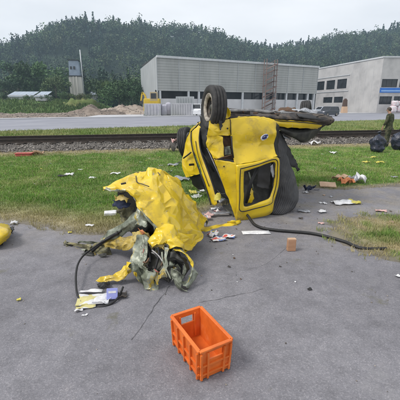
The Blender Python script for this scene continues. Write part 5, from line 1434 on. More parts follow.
# bright yellow tongue on the ground and the pale green column above it
patch('yellow_tongue', [[(96.5, 279.5, 3.02), (106, 276.5, 3.05), (116, 273, 3.06), (125, 267.5, 3.1), (131, 260, 3.16), (136, 252, 3.22)], [(97, 281.2, 3.0), (108, 279, 3.02), (118, 276.5, 3.02), (128, 270.5, 3.05), (134, 262.5, 3.1), (139, 254, 3.16)], [(98.5, 282.3, 2.99), (110, 281.5, 3.0), (121, 279.5, 2.99), (131, 273, 3.02), (136.5, 264.5, 3.06), (141, 256, 3.12)]], YO, fw, 8, .03, 6, 58, edge=.012)
patch('green_column', [[(138, 234, 3.36), (143, 234.5, 3.3), (149, 237, 3.26)], [(137, 244, 3.28), (142, 245, 3.2), (147, 247, 3.16)], [(134, 254, 3.18), (140, 256, 3.1), (146, 258, 3.08)], [(129, 264, 3.08), (136, 267, 3.02), (143, 269, 3.02)]], M['primer'], fw, 8, .03, 6, 59, edge=.012)
patch('green_flap', [[(128, 262, 3.06), (134, 263, 3.00), (140, 265, 3.06), (147, 268, 2.97), (154, 272, 3.03)], [(129, 270, 3.0), (135, 272, 2.93), (142, 275, 3.0), (149, 279, 2.89), (156, 282, 2.97)], [(131, 277, 2.97), (137, 281, 2.91), (143, 286, 2.95), (149, 291, 2.86), (155.5, 293, 2.89)]], [M['primer'], M['yellow_worn']], fw, 12, .045, 7, 60, edge=.012)
patch('torn_point', [[(152, 268, 2.99), (157, 270, 2.96)], [(154, 277, 2.93), (159, 280, 2.92)], [(157, 286, 2.89), (158.5, 287, 2.89)]], [M['primer'], M['primer_dark']], fw, 12, .03, 7, 160, edge=.008)
patch('torn_point', [[(128, 262, 3.05), (133, 264, 3.0)], [(125, 268, 3.03), (129, 270, 2.98)], [(124, 275, 3.0), (125.5, 275.5, 2.99)]], [M['yellow_worn'], M['primer']], fw, 12, .03, 7, 161, edge=.008)
# rounded dark and green folds at the bottom right
def arc_sheet(name, outer_, inner_, dY, m_, seed):
    mid_ = [((a[0] + b[0]) / 2, (a[1] + b[1]) / 2, (a[2] + b[2]) / 2 - dY) for a, b in zip(outer_, inner_)]
    patch(name, [outer_, mid_, inner_], m_, fw, 12, .035, 7, seed, edge=.010)
arc_sheet('round_fold', [(173, 245, 3.2), (181, 247, 3.16), (188.5, 252, 3.12), (194, 260, 3.1), (195.5, 269, 3.06), (193, 279, 3.0), (187, 288.5, 2.91)], [(173, 251, 3.1), (180, 253, 3.06), (185.5, 257, 3.04), (189.5, 263, 3.03), (190.5, 270, 3.0), (188, 278, 2.96), (183, 285, 2.92)], .05, [M['primer'], M['yellow_worn']], 61)
arc_sheet('round_fold', [(172, 251, 3.16), (180, 255, 3.12), (186, 260, 3.1), (188.5, 268, 3.07), (186, 277, 3.0), (181, 283, 2.95)], [(171, 258, 3.06), (177, 260, 3.04), (181, 264, 3.03), (183, 269, 3.0), (181, 275, 2.97), (177, 280, 2.94)], .05, [M['primer_dark'], M['primer']], 162)
arc_sheet('round_fold', [(171, 260, 3.1), (177, 263, 3.07), (180, 268, 3.04), (178.5, 275, 3.0), (174, 281, 2.95)], [(169, 266, 3.02), (173, 267.5, 3.0), (175, 270, 2.99), (174, 275, 2.97), (171, 279, 2.95)], .04, [M['primer'], M['primer_dark']], 163)
sr = random.Random(21)
for k in range(26):           # ragged shreds and wires in the hollow
    px_, py_ = sr.uniform(142, 176), sr.uniform(238, 280)
    if px_ + (280 - py_) * .4 < 150: px_ += 12
    Y_ = 3.26 - (py_ - 238) * .0072 + sr.uniform(-.05, .02)
    dx_, dy_ = sr.uniform(-7, 7), sr.uniform(3, 11)
    if k % 2:
        patch('torn_shred', [[(px_, py_, Y_), (px_ + 2.5, py_ + .5, Y_ - .01)], [(px_ + dx_ * .6, py_ + dy_ * .5, Y_ - .03), (px_ + dx_ * .6 + 3.2, py_ + dy_ * .5 + 1, Y_ - .04)], [(px_ + dx_, py_ + dy_, Y_ - .04), (px_ + dx_ + 1.2, py_ + dy_ + .6, Y_ - .04)]], M[sr.choice(['primer', 'primer_dark', 'ochre', 'olive', 'black', 'steel'])], fw, 4, .04, 9, 90 + k, thick=.003, edge=.012)
    else:
        MB().tube(smooth_path([P(px_, py_, Y_), P(px_ + dx_ * .3, py_ + dy_ * .6, Y_ - .05), P(px_ + dx_, py_ + dy_, Y_ - .04)], 4), sr.uniform(.003, .008), 6).build('torn_wire', M[sr.choice(['black', 'black', 'red', 'steel', 'primer'])], fw, True)
patch('primer_edge', [[(137, 206, 3.39), (146, 214.5, 3.33), (157, 228, 3.26)], [(137.5, 209, 3.38), (146, 217, 3.32), (156, 230.5, 3.26)]], M['primer'], fw, 8, .03, 7, 84, edge=.02)
patch('scraped_patch', [[(158, 198, 3.52), (164, 199.5, 3.51), (169, 204, 3.52)], [(158.5, 203, 3.47), (164, 205, 3.46), (168, 208.5, 3.47)]], M['silver'], fw, 7, .03, 7, 85, edge=.03) if False else None
patch('pointed_flap', [[(170, 268, 2.96), (176, 270, 2.92), (182, 274, 2.9)], [(168, 277, 2.94), (175, 279, 2.9), (181, 283, 2.88)], [(176, 284, 2.92), (183, 287, 2.885), (187.5, 289, 2.88)]], M['primer'], fw, 7, .04, 7, 62, edge=.012)
patch('dark_block', [[(150, 243, 3.3), (160, 244, 3.26), (172, 248, 3.2)], [(148, 256, 3.2), (160, 256, 3.12), (172, 258, 3.08)], [(152, 268, 3.12), (162, 270, 3.02), (172, 272, 3.0)], [(156, 276, 3.1), (164, 281, 2.98), (172, 282, 2.98)]], M['primer_dark'], fw, 8, .07, 6, 63, edge=.02)
patch('dark_block', [[(145, 238, 3.5), (160, 238, 3.5), (178, 246, 3.4)], [(142, 255, 3.4), (160, 255, 3.4), (182, 260, 3.3)], [(140, 272, 3.3), (160, 276, 3.2), (184, 280, 3.1)]], M['black'], fw, 7, .05, 5, 64)
patch('brown_wedge', [[(150, 243, 3.22), (158, 243, 3.18), (166, 246, 3.15)], [(150, 248, 3.2), (158, 249, 3.15), (165, 250, 3.12)]], M['ochre'], fw, 6, .04, 7, 65)
patch('green_wedge', [[(166, 248, 3.12), (169, 250, 3.1)], [(164, 262, 3.02), (168, 264, 3.0)], [(160, 276, 2.98), (166, 279, 2.95)]], M['primer'], fw, 7, .03, 7, 66)
rodr = random.Random(5)
for (a, b, r_, m_) in [((152, 250, 3.14), (166, 268, 2.98), .010, 'steel'), ((158, 247, 3.12), (154, 272, 3.02), .012, 'black'), ((162, 252, 3.08), (171, 279, 2.93), .009, 'primer'), ((147, 246, 3.2), (150, 262, 3.06), .014, 'black'), ((168, 250, 3.1), (161, 266, 3.0), .008, 'rust'), ((143, 262, 3.04), (149, 258, 3.06), .009, 'rust')]:
    a_, b_ = P(*a), P(*b); mid = (a_ + b_) / 2 + Vector((rodr.uniform(-.03, .03), rodr.uniform(-.02, .02), rodr.uniform(-.03, .03)))
    MB().tube(smooth_path([a_, mid, b_], 5), r_, 7).build('bent_rod', M[m_], fw, True)
# dark trim strips lying on the skin
def on_skin(px_, py_, Y): return P(px_, py_, Y)
for pts, r_ in (([(136, 176, 3.82), (137, 182, 3.72), (142, 184, 3.66), (149, 186.5, 3.56)], .006), ([(134, 174.5, 3.98), (139, 172.5, 4.0), (146, 171.5, 4.02)], .010), ([(150, 171, 4.03), (157, 172, 4.0), (160, 175, 3.93)], .006), ([(121, 184, 3.58), (126, 183, 3.6)], .012)):
    MB().tube(smooth_path([P(*p) for p in pts], 5), r_, 6).build('trim_strip', M['chassis'], fw, True)

# cable loop from the wreck
cable_px = [(121, 231, 3.58), (110, 237.5, 3.66), (100, 243, 3.64), (91, 249.5, 3.56), (83, 256, 3.42), (78, 264, 3.24), (76, 274, 3.04), (76, 285, 2.88), (77.5, 295, 2.75), (82, 303, 2.66), (90, 306.5, 2.62), (100, 307, 2.61), (110, 304, 2.64), (117, 299, 2.70), (121, 292, 2.80), (123, 287, 2.86)]
cb_o = MB().tube(smooth_path([P(*p) for p in cable_px], 6), .0105, 10).build('cable', M['black'], None, True, origin=G(85, 304))
tag(cb_o, 'thick black cable looping from the torn cab onto the asphalt', 'cable')
hose_px = [(243, 217.5), (248, 220.5), (254, 225.5), (262, 229.3), (275, 231.5), (290, 232.8), (305, 234), (318, 236), (332, 239.5), (345, 243.5), (353, 247), (360, 249.5), (372, 250.6), (386, 250.2)]
hp = []
for i, (a, b) in enumerate(hose_px):
    q = G(a, b); q.z = .022 + (.10 if i == 0 else .05 if i == 1 else 0); hp.append(q)
h_o = MB().tube(smooth_path(hp, 6), .022, 10).build('hose', M['black'], None, True, origin=G(290, 233))
tag(h_o, 'long black rubber hose running from the van towards the right edge', 'hose')

# ------------------------------------------------------------------ yellow part cut by the left edge
yp = thing('yellow_body_part', G(-8, 248), 'rounded yellow body part lying at the left edge of the picture', 'wreckage')
patch('shell', [[(-38, 226, 4.6), (-20, 222, 4.55), (-5, 222, 4.5), (6, 224, 4.45), (10, 226.5, 4.4)], [(-40, 232, 4.2), (-20, 228, 4.12), (-4, 226, 4.1), (7, 227, 4.12), (11.3, 230, 4.15)], [(-42, 242, 3.95), (-22, 238, 3.88), (-4, 236, 3.86), (6, 234, 3.92), (11, 234, 4.05)], [(-42, 250, 3.9), (-22, 250, 3.8), (-6, 247, 3.82), (2, 244, 3.88), (9, 238, 4.0)]], YO, yp, 8, .02, 3, 70, thick=.008)
patch('dark_end', [[(9, 226, 4.38), (13.5, 226.5, 4.34)], [(9.5, 231, 4.2), (14, 229.5, 4.26)]], M['black'], yp, 6, .04, 7, 71, edge=.02)
patch('underside', [[(-36, 240, 4.3), (-10, 238, 4.25), (6, 236, 4.2)], [(-36, 250, 3.95), (-10, 248, 3.9), (2, 244, 3.92)]], M['primer_dark'], yp, 6, .02, 4, 72)

# ------------------------------------------------------------------ orange crate
def crate():
    A = P(171.5, 314.5, 2.37); 
    zt_ = 0.24
    # rim corners from the photograph at the rim height
    a = G(171.5, 316.5, zt_); b = G(200.5, 307, zt_)
    ex = (b - a).normalized(); ey = Vector((ex.y, -ex.x, 0))      # towards the camera
    W_ = (b - a).length; D_ = 0.43
    cen = a + ex * W_ / 2 + ey * D_ / 2
    t = thing('crate', (cen.x, cen.y, 0), 'open orange plastic crate with hand holes in the foreground', 'crate')
    def w(x, y, z): # x along a-b, y towards the camera, taper at the bottom
        k = 0.93 + 0.07 * z / zt_
        p = cen + ex * ((x - .5) * W_ * k) + ey * ((y - .5) * D_ * k)
        return Vector((p.x, p.y, z))
    th = .012
    hz0, hz1 = .15, .21
    def side(x0, y0, x1, y1, hand):
        mb = MB()
        L_ = 1.0
        segs = [(0, 1, 0.006, hz0)] if hand else [(0, 1, .006, zt_ - .004)]
        if hand: segs += [(0, .24, hz0, hz1), (.76, 1, hz0, hz1), (0, 1, hz1, zt_ - .004)]
        cx, cy = .5, .5
        for (s0, s1, z0, z1) in segs:
            V = []
            for z in (z0, z1):
                for s_ in (s0, s1):
                    x, y = x0 + (x1 - x0) * s_, y0 + (y1 - y0) * s_
                    po = w(x, y, z); pi = po + (w(.5, .5, z) - w((x0 + x1) / 2, (y0 + y1) / 2, z)).normalized() * th
                    V += [po, pi]
            mb.add(V, [(0, 2, 6, 4), (1, 5, 7, 3), (4, 6, 7, 5), (0, 1, 3, 2), (0, 4, 5, 1), (2, 3, 7, 6)])
        mb.build('side', M['orange'], t)
        # moulded ribs
        nrm = (w((x0 + x1) / 2, (y0 + y1) / 2, .1) - w(.5, .5, .1)); nrm.z = 0; nrm.normalize()
        for s_ in ((.04, .24, .76, .96) if hand else (.04, .27, .5, .73, .96)):
            x, y = x0 + (x1 - x0) * s_, y0 + (y1 - y0) * s_
            MB().beam(w(x, y, .01) + nrm * .008, w(x, y, zt_ - .02) + nrm * .008, .014, .016, up=nrm).build('rib', M['orange'], t)
            if hand and 0.1 < s_ < .9:
                MB().beam(w(x, y, .03) - nrm * .018, w(x, y, zt_ - .02) - nrm * .018, .012, .012, up=nrm).build('rib', M['orange'], t)
        for z in (.05, .12):
            mb = MB(); mb.beam(w(x0, y0, z) + nrm * .007, w(x1, y1, z) + nrm * .007, .012, .012); mb.build('band', M['orange'], t)
    side(0, 0, 1, 0, True); side(1, 0, 1, 1, False); side(1, 1, 0, 1, True); side(0, 1, 0, 0, False)
    MB().add([w(0.01, 0.01, .012), w(.99, .01, .012), w(.99, .99, .012), w(.01, .99, .012), w(0.01, 0.01, .004), w(.99, .01, .004), w(.99, .99, .004), w(.01, .99, .004)], [(0, 1, 2, 3), (7, 6, 5, 4), (0, 4, 5, 1), (1, 5, 6, 2), (2, 6, 7, 3), (3, 7, 4, 0)]).build('bottom', M['orange'], t)
    rim = MB()
    c4 = [w(0, 0, zt_), w(1, 0, zt_), w(1, 1, zt_), w(0, 1, zt_)]
    for k in range(4): rim.beam(c4[k], c4[(k + 1) % 4], .026, .016)
    rim.build('rim', M['orange'], t, bevel=.004)
crate()

# ------------------------------------------------------------------ litter
def scrap(name, px_, py_, w_, d_, rz, m, label, cat, curl=.02, h=.003, seed=1, z=0.004, group='litter around the wreck', tilt=0.0):
    c = G(px_, py_); nx_, ny_ = 7, 6
    V = []
    ca, sa = math.cos(rz), math.sin(rz)
    rnd = random.Random(seed * 31 + int(px_ * 7))
    zs_ = []
    for j in range(ny_):
        for i in range(nx_):
            x = (i / (nx_ - 1) - .5) * w_; y = (j / (ny_ - 1) - .5) * d_
            zz_ = curl * (.6 + mnoise.noise(Vector((x * 9 / max(w_, .1) * .3 + seed * 3.3, y * 9 / max(d_, .1) * .3, seed)))) + tilt * (y / d_ + .5)
            jx = rnd.uniform(-.04, .04) * w_ * (curl > .03); jy = rnd.uniform(-.04, .04) * d_ * (curl > .03)
            V.append([c.x + (x + jx) * ca - (y + jy) * sa, c.y + (x + jx) * sa + (y + jy) * ca, zz_])
    mz = min(v[2] for v in V)
    V = [Vector((v[0], v[1], v[2] - mz + z)) for v in V]
    F = [(j * nx_ + i, j * nx_ + i + 1, (j + 1) * nx_ + i + 1, (j + 1) * nx_ + i) for j in range(ny_ - 1) for i in range(nx_ - 1)]
    o = mesh_obj(name, V, F, M[m], None, h < .008, origin=(c.x, c.y, 0))
    sm = o.modifiers.new('sheet', 'SOLIDIFY'); sm.thickness = h; sm.offset = 1
    tag(o, label, cat, group)
    return o
GZ = 0.03
scrap('paper', 256, 233, .40, .13, .05, 'white', 'flat white sheet of paper under the overturned van door', 'paper', .006)
scrap('flyer', 218.5, 240, .20, .14, .3, 'paper_print', 'coloured flyer with red print on the asphalt left of the white sheet', 'paper', .02, seed=2)
scrap('flyer', 229, 237.5, .16, .12, -.4, 'paper_print', 'smaller coloured flyer beside the yellow beam', 'paper', .03, seed=3)
scrap('flyer', 212.5, 236, .14, .12, .8, 'paper_print', 'crumpled dark flyer at the tip of the torn cab', 'paper', .06, seed=4)
scrap('paper', 209, 217, .16, .12, .2, 'pink', 'pink crumpled paper between the two wreck pieces', 'paper', .05, seed=5, z=GZ)
scrap('foil', 221, 216, .30, .09, .1, 'silver', 'silver foil strip below the door frame of the van', 'scrap', .04, seed=6, z=GZ)
scrap('paper', 202, 190, .22, .2, .4, 'pink', 'pale pink and cream crumpled paper beside the van door frame', 'paper', .10, seed=7, z=GZ)
scrap('paper', 197, 199, .18, .16, 1.0, 'white', 'white crumpled paper on the grass behind the torn cab', 'paper', .09, seed=8, z=GZ)
scrap('scrap', 193, 194, .14, .2, .2, 'yellow_scrap', 'pale yellow scrap at the back edge of the torn cab', 'scrap', .06, seed=9, z=GZ)
scrap('metal_scrap', 173, 167, .32, .22, .1, 'silver', 'silver scrap on the lawn left of the van, the farther one', 'scrap', .10, seed=10, z=GZ)
scrap('metal_scrap', 182, 181.5, .38, .22, -.1, 'silver', 'silver scrap on the lawn left of the van, the nearer one', 'scrap', .10, seed=11, z=GZ)
scrap('metal_scrap', 224.5, 203, .24, .16, .2, 'silver', 'grey crumpled scrap under the van doorway', 'scrap', .08, seed=12, z=GZ)
scrap('rag', 175.5, 152, .5, .4, .3, 'ballast_bed', 'dark ragged heap beside the far left wheel', 'scrap', .35, seed=13, z=GZ)
scrap('rag', 176, 147, .3, .3, .8, 'pink', 'pinkish scrap on top of the dark ragged heap', 'scrap', .3, seed=14, z=.15)
scrap('paper', 115.5, 175, .24, .16, -.3, 'white', 'white paper on the lawn above the pointed yellow nose', 'paper', .03, seed=15, z=GZ)
scrap('carton', 110.5, 216, .19, .16, .25, 'white', 'white carton lying below the yellow nose', 'carton', .004, h=.04, seed=16, z=.03)
scrap('metal_scrap', 62.5, 177.5, .22, .16, .3, 'black', 'dark scrap on the left lawn touching the white scrap', 'scrap', .05, seed=17, z=GZ)
scrap('paper', 69.5, 176, .22, .18, .1, 'white', 'white scrap on the left lawn touching the dark scrap', 'paper', .06, seed=18, z=GZ)
scrap('paper', 80.5, 171, .12, .12, .3, 'white', 'tiny white paper farthest back on the left lawn', 'paper', .03, seed=19, z=GZ)
scrap('paper', 93, 179.5, .15, .16, .7, 'white', 'small white paper on the lawn right of the white scrap', 'paper', .05, seed=20, z=GZ)
scrap('paper', 14.5, 224.5, .09, .08, .2, 'white', 'white scrap at the tip of the yellow part at left', 'paper', .05, seed=21)
scrap('paper', 90, 227.5, .12, .06, -.1, 'white', 'pale scrap in the dry grass above the torn strip', 'paper', .02, seed=22, z=GZ)
scrap('paper', 70, 233, .05, .05, .4, 'yellow_scrap', 'tiny pale chip at the edge of the asphalt', 'scrap', .02, seed=23)
scrap('paper', 19, 300.5, .035, .035, .4, 'yellow_scrap', 'tiny yellow chip on the asphalt at bottom left', 'scrap', .012, h=.008, seed=24)
# red box by the ballast
c = G(24, 156.8)
rb = thing('red_box', c, 'long red plastic box lying at the edge of the ballast', 'box')
MB().box(c + Vector((0, 0, .07)), (.54, .2, .10), rz=.08, top=.92).build('body', M['red'], rb, bevel=.02)
MB().box(c + Vector((.02, 0, .13)), (.58, .24, .03), rz=.08).build('lid', M['red'], rb, bevel=.008)
scrap('sack', 38, 155.5, .4, .3, .2, 'card', 'beige crumpled sack right of the red box', 'sack', .16, seed=25, z=GZ)
# cable end papers
mg = scrap('magazine', 92, 301, .26, .17, .12, 'paper_yellow', 'yellow and grey magazine inside the cable loop', 'magazine', .02, h=.012, seed=26)
scrap('paper', 91, 293.5, .22, .05, .08, 'white', 'white paper strip at the top of the magazine', 'paper', .02, seed=27, z=.02)
scrap('paper', 103, 302, .13, .11, -.3, 'white', 'white crumpled paper between magazine and blue carton', 'paper', .06, seed=28)
scrap('paper', 86, 308, .17, .05, .3, 'paper_yellow', 'pale yellow paper corner under the cable', 'paper', .015, seed=29)
scrap('tag', 79, 311.5, .07, .025, .5, 'white', 'small white paper tag left of the cable loop', 'tag', .02, seed=30)
c = G(112, 300)
bc = thing('blue_carton', c, 'pale blue carton standing inside the cable loop', 'carton')
Mx = Matrix.Rotation(.35, 3, 'Z') @ Matrix.Rotation(-.5, 3, 'X') @ Matrix.Rotation(.12, 3, 'Y')
MB().box(c + Vector((0, .02, .055)), (.10, .035, .10), M=Mx).build('body', M['pale_blue'], bc, bevel=.003)
MB().box(c + Vector((0, .02, .055)) + Mx @ Vector((0, -.0185, .015)), (.07, .002, .02), M=Mx).build('print', M['white'], bc)
scrap('plastic_scrap', 104, 287.5, .12, .07, .3, 'black', 'black plastic piece under the yellow tongue of metal', 'scrap', .05, seed=31)
scrap('plastic_scrap', 122, 297, .10, .09, .3, 'chassis', 'dark greenish scrap at the end of the cable', 'scrap', .05, seed=32)
scrap('plastic_scrap', 194, 274, .05, .03, .3, 'black', 'small black chip right of the round green fold', 'scrap', .02, seed=33)
scrap('plastic_scrap', 309.5, 290, .04, .03, .3, 'black', 'small black chip alone on the right asphalt', 'scrap', .02, seed=34)
scrap('paper', 398, 277, .05, .05, .3, 'white', 'tiny white scrap at the right edge below the dry patch', 'paper', .02, seed=35)
# wooden block
c = G(291.5, 251.5)
wb = thing('wooden_block', c, 'pale brown wooden block standing below the hose', 'block')
zt_ = P(291.5, 240, c.y).z
MB().box(c + Vector((0, .03, zt_ / 2 + .002)), (.105, .06, zt_), rz=.05, top=.97).build('block', M['wood'], wb, bevel=.006)
MB().box(c + Vector((.002, .03, zt_ + .004)), (.098, .056, .006), rz=.05).build('end_grain', M['card'], wb)
# right hand heap
scrap('dark_bag', 309, 191.5, .20, .17, .5, 'navy', 'small dark navy cloth bag on the gravel left of the cardboard', 'bag', .12, seed=36, h=.02)
scrap('cardboard', 327.5, 187, .34, .26, -.25, 'card', 'flat beige cardboard lid at the edge of the right lawn', 'cardboard', .012, h=.02, seed=37, z=.02, tilt=.05)
scrap('cardboard', 340, 181.5, .30, .26, .5, 'card', 'beige cardboard piece behind the orange scraps', 'cardboard', .10, h=.01, seed=38, z=.05)
scrap('orange_rag', 345.5, 185.5, .30, .24, .2, 'orange_cloth', 'orange rags between the cardboard and the white bags', 'rag', .16, h=.01, seed=39, z=GZ)
scrap('plastic_bag', 352.5, 183.5, .24, .24, .1, 'silver', 'left pale plastic bag of the right hand litter heap', 'bag', .16, seed=40, z=GZ)
scrap('plastic_bag', 359.5, 184, .24, .24, .9, 'white', 'right pale plastic bag of the right hand litter heap', 'bag', .17, seed=41, z=GZ)
scrap('paper', 342.5, 203.5, .38, .24, .1, 'white', 'large white paper on the gravel below the cardboard', 'paper', .07, seed=42)
scrap('paper', 354.5, 203.3, .2, .18, -.3, 'yellow_scrap', 'pale yellow paper touching the large white paper', 'paper', .05, seed=43)
scrap('paper', 381, 211.5, .18, .10, -.3, 'pink', 'small pink paper at the top of the dry patch', 'paper', .03, seed=44)
scrap('paper', 322, 212.5, .14, .10, .3, 'white', 'small grey white paper above the hose', 'paper', .04, seed=45)
scrap('paper', 303.5, 212, .2, .09, -.2, 'silver', 'grey scrap lying right of the ribbed lining', 'scrap', .04, seed=46)
scrap('paper', 305, 193, .12, .07, .2, 'white', 'pale scrap on gravel left of the navy bag', 'paper', .03, seed=47)
scrap('stick', 312, 190, .3, .03, -.35, 'black', 'thin dark strip on the gravel beside the navy bag', 'scrap', .02, seed=48)
scrap('paper', 333, 154.5, .24, .22, .2, 'white', 'white scrap on the right lawn nearest the ballast', 'paper', .08, seed=49, z=GZ)
scrap('paper', 366, 163.5, .22, .16, .2, 'yellow_scrap', 'pale yellow scrap on the lawn, leftmost of three', 'paper', .05, seed=50, z=GZ)
scrap('paper', 373.5, 158.8, .26, .14, .6, 'yellow_scrap', 'pale yellow scrap on the lawn below the left sack', 'paper', .05, seed=51, z=GZ)
scrap('paper', 379.5, 164, .3, .14, .3, 'yellow_scrap', 'pale yellow scrap on the lawn, rightmost of three', 'paper', .06, seed=52, z=GZ)
scrap('paper', 394, 178.5, .14, .1, .3, 'silver', 'small grey scrap on the lawn at the right edge', 'paper', .03, seed=53, z=GZ)
scrap('paper', 315, 145.5, .5, .3, .3, 'white', 'white scrap at the ballast edge below the black bumper', 'paper', .2, seed=54, z=GZ)
CN = {'white': 'white', 'pink': 'pink', 'yellow_scrap': 'pale yellow', 'silver': 'silver grey', 'paper_print': 'colour printed', 'black': 'black', 'card': 'brown', 'chassis': 'dark grey', 'rust': 'rusty', 'olive': 'olive'}
def tiny(zone, n_, m_list, what, where, seed, z=GZ, smin=.03, smax=.11):
    r_ = random.Random(seed)
    spots = {}
    for k in range(n_):
        spots.setdefault(m_list[k % len(m_list)], []).append((r_.uniform(zone[1], zone[3]), r_.uniform(zone[0], zone[2]), k))
    for mm_, L_ in spots.items():
        L_.sort(reverse=True)
        words = {1: [''], 2: ['nearer ', 'farther '], 3: ['nearest ', 'middle ', 'farthest ']}[len(L_)]
        for (y, x, k), wd_ in zip(L_, words):
            sz = r_.uniform(smin, smax)
            scrap('litter_scrap', x, y, sz * 1.3, sz * r_.uniform(.5, 1), r_.uniform(0, 3), mm_, wd_ + what + ' ' + CN[mm_] + ' ' + where, 'scrap', sz * .35, seed=seed + k, z=z, group=CN[mm_] + ' ' + where)
tiny((188, 186, 218, 230), 18, ['white', 'pink', 'yellow_scrap', 'silver', 'paper_print', 'black'], 'small', 'scrap between the torn cab and the van', 100, GZ, .05, .14)
tiny((140, 158, 186, 190), 12, ['white', 'silver', 'black', 'yellow_scrap'], 'small', 'scrap on the lawn directly behind the torn cab', 200)
tiny((20, 165, 108, 200), 6, ['white', 'silver', 'yellow_scrap'], 'tiny', 'chip on the left lawn', 300, GZ, .02, .06)
tiny((300, 194, 396, 226), 15, ['white', 'pink', 'silver', 'card', 'chassis'], 'tiny', 'chip on the gravel right of the van', 400, .004, .02, .07)
tiny((205, 228, 300, 296), 9, ['white', 'chassis', 'rust'], 'tiny', 'chip on the asphalt right of the torn cab', 500, .004, .010, .026)
tiny((60, 250, 128, 320), 4, ['white', 'olive'], 'tiny', 'chip on the asphalt left of the torn cab', 600, .004, .010, .024)
tiny((305, 150, 398, 182), 6, ['white', 'yellow_scrap', 'silver'], 'tiny', 'chip on the right lawn', 700, GZ, .03, .08)
# gravel on the asphalt
n = 1500
gx = rng.uniform(-3.2, 3.4, n); gy = rng.uniform(1.6, 6.0, n)
s_, _ = grass_s(gx, gy)
k_ = (s_ < 0.05) & (rng.uniform(0, 1, n) < np.clip(0.12 + (gy - 3.2) * 0.3 * (gx > -0.3), 0.06, 1))
gp = np.stack([gx[k_], gy[k_], np.full(k_.sum(), .003)], 1)
gc = rng.uniform(0.3, 1.5, (k_.sum(), 1)) * np.array([1.0, .95, .88])
stones('gravel', gp, rng.uniform(.003, .011, k_.sum()), M['stone'], gc, 'loose gravel and small chips on the asphalt', 'gravel')

# ------------------------------------------------------------------ person with sacks
def skinned(name, nodes, edges, m, parent, origin, sub=2, root=0):
    me = bpy.data.meshes.new(name)
    me.from_pydata([tuple(nd_[0]) for nd_ in nodes], edges, [])
    me.materials.append(m)
    o = bpy.data.objects.new(name, me); COL.objects.link(o)
    o.parent = parent
    md = o.modifiers.new('skin', 'SKIN'); md.use_smooth_shade = True; md.branch_smoothing = .3
    for i, nd_ in enumerate(nodes):
        sv = me.skin_vertices[0].data[i]; r_ = nd_[1]
        sv.radius = r_ if isinstance(r_, tuple) else (r_, r_); sv.use_root = (i == root)
    ss = o.modifiers.new('subdivision', 'SUBSURF'); ss.levels = sub; ss.render_levels = sub
    return o
pc = G(386, 147.2)
man = thing('person', pc, 'person in camouflage uniform and dark boots standing beside two dark sacks', 'person')
man.rotation_euler = (0, 0, R(35))      # faces away and a little to the left
V3 = Vector
# local frame: +y is where the person faces
B = {'pel': V3((0, 0, .92)), 'wst': V3((0, .01, 1.08)), 'che': V3((0, .03, 1.27)), 'nck': V3((0, .04, 1.43)), 'hd0': V3((0, .08, 1.50)), 'hd1': V3((0, .12, 1.58)), 'hd2': V3((0, .11, 1.65))}
def leg(s): return [V3((.10 * s, 0, .86)), V3((.12 * s, .02 + .03 * s, .47)), V3((.125 * s, -.02 + .05 * s, .09)), V3((.14 * s, .12 + .05 * s, .035))]
def arm(s): return [V3((.185 * s, .02, 1.385)), V3((.255 * s, .01, 1.12)), V3((.25 * s, .13, .90)), V3((.245 * s, .16, .82))]
nodes = [(B['pel'], (.15, .11)), (B['wst'], (.135, .10)), (B['che'], (.165, .115)), (B['nck'], .058), (B['hd0'], .06), (B['hd1'], (.078, .092)), (B['hd2'], (.066, .08))]
edges = [(0, 1), (1, 2), (2, 3), (3, 4), (4, 5), (5, 6)]
for s in (-1, 1):
    b = len(nodes); L_ = leg(s)
    nodes += [(L_[0], .088), (L_[1], .056), (L_[2], .042), (L_[3], .035)]; edges += [(0, b), (b, b + 1), (b + 1, b + 2), (b + 2, b + 3)]
    b = len(nodes); A_ = arm(s)
    nodes += [(A_[0], .052), (A_[1], .038), (A_[2], .027), (A_[3], (.034, .02))]; edges += [(2, b), (b, b + 1), (b + 1, b + 2), (b + 2, b + 3)]
    palm = A_[3]
    for fi in range(4):
        o_ = (fi - 1.5) * .018; ln = (.036, .042, .040, .032)[fi]
        f0 = len(nodes)
        nodes += [(palm + V3((-.005 * s, o_, -.04)), .010), (palm + V3((-.012 * s, o_, -.04 - ln)), .009), (palm + V3((-.034 * s, o_ + .004, -.05 - ln * 1.3)), .008)]
        edges += [(b + 3, f0), (f0, f0 + 1), (f0 + 1, f0 + 2)]
    f0 = len(nodes)
    nodes += [(palm + V3((-.015 * s, .032, -.004)), .011), (palm + V3((-.03 * s, .045, -.045)), .009)]; edges += [(b + 3, f0), (f0, f0 + 1)]
skinned('body', nodes, edges, M['skin'], man, pc)
# face: nose, eyes, ears
hd = B['hd1']
MB().lathe(pc * 0 + hd + V3((0, .085, -.01)), (0, 1, -.5), [(0, .016), (.02, .012), (.03, .004)], 10).build('nose', M['skin'], None, True).parent = man
for s in (-1, 1):
    MB().lathe(hd + V3((.032 * s, .082, .012)), (0, 1, 0), [(-.006, .011), (.004, .008), (.007, .003)], 10).build('eye', M['hair'], None, True).parent = man
    MB().lathe(hd + V3((.079 * s, -.005, -.005)), (s, -.3, 0), [(-.004, .026), (.008, .024), (.012, .012)], 12).build('ear', M['skin'], None, True).parent = man
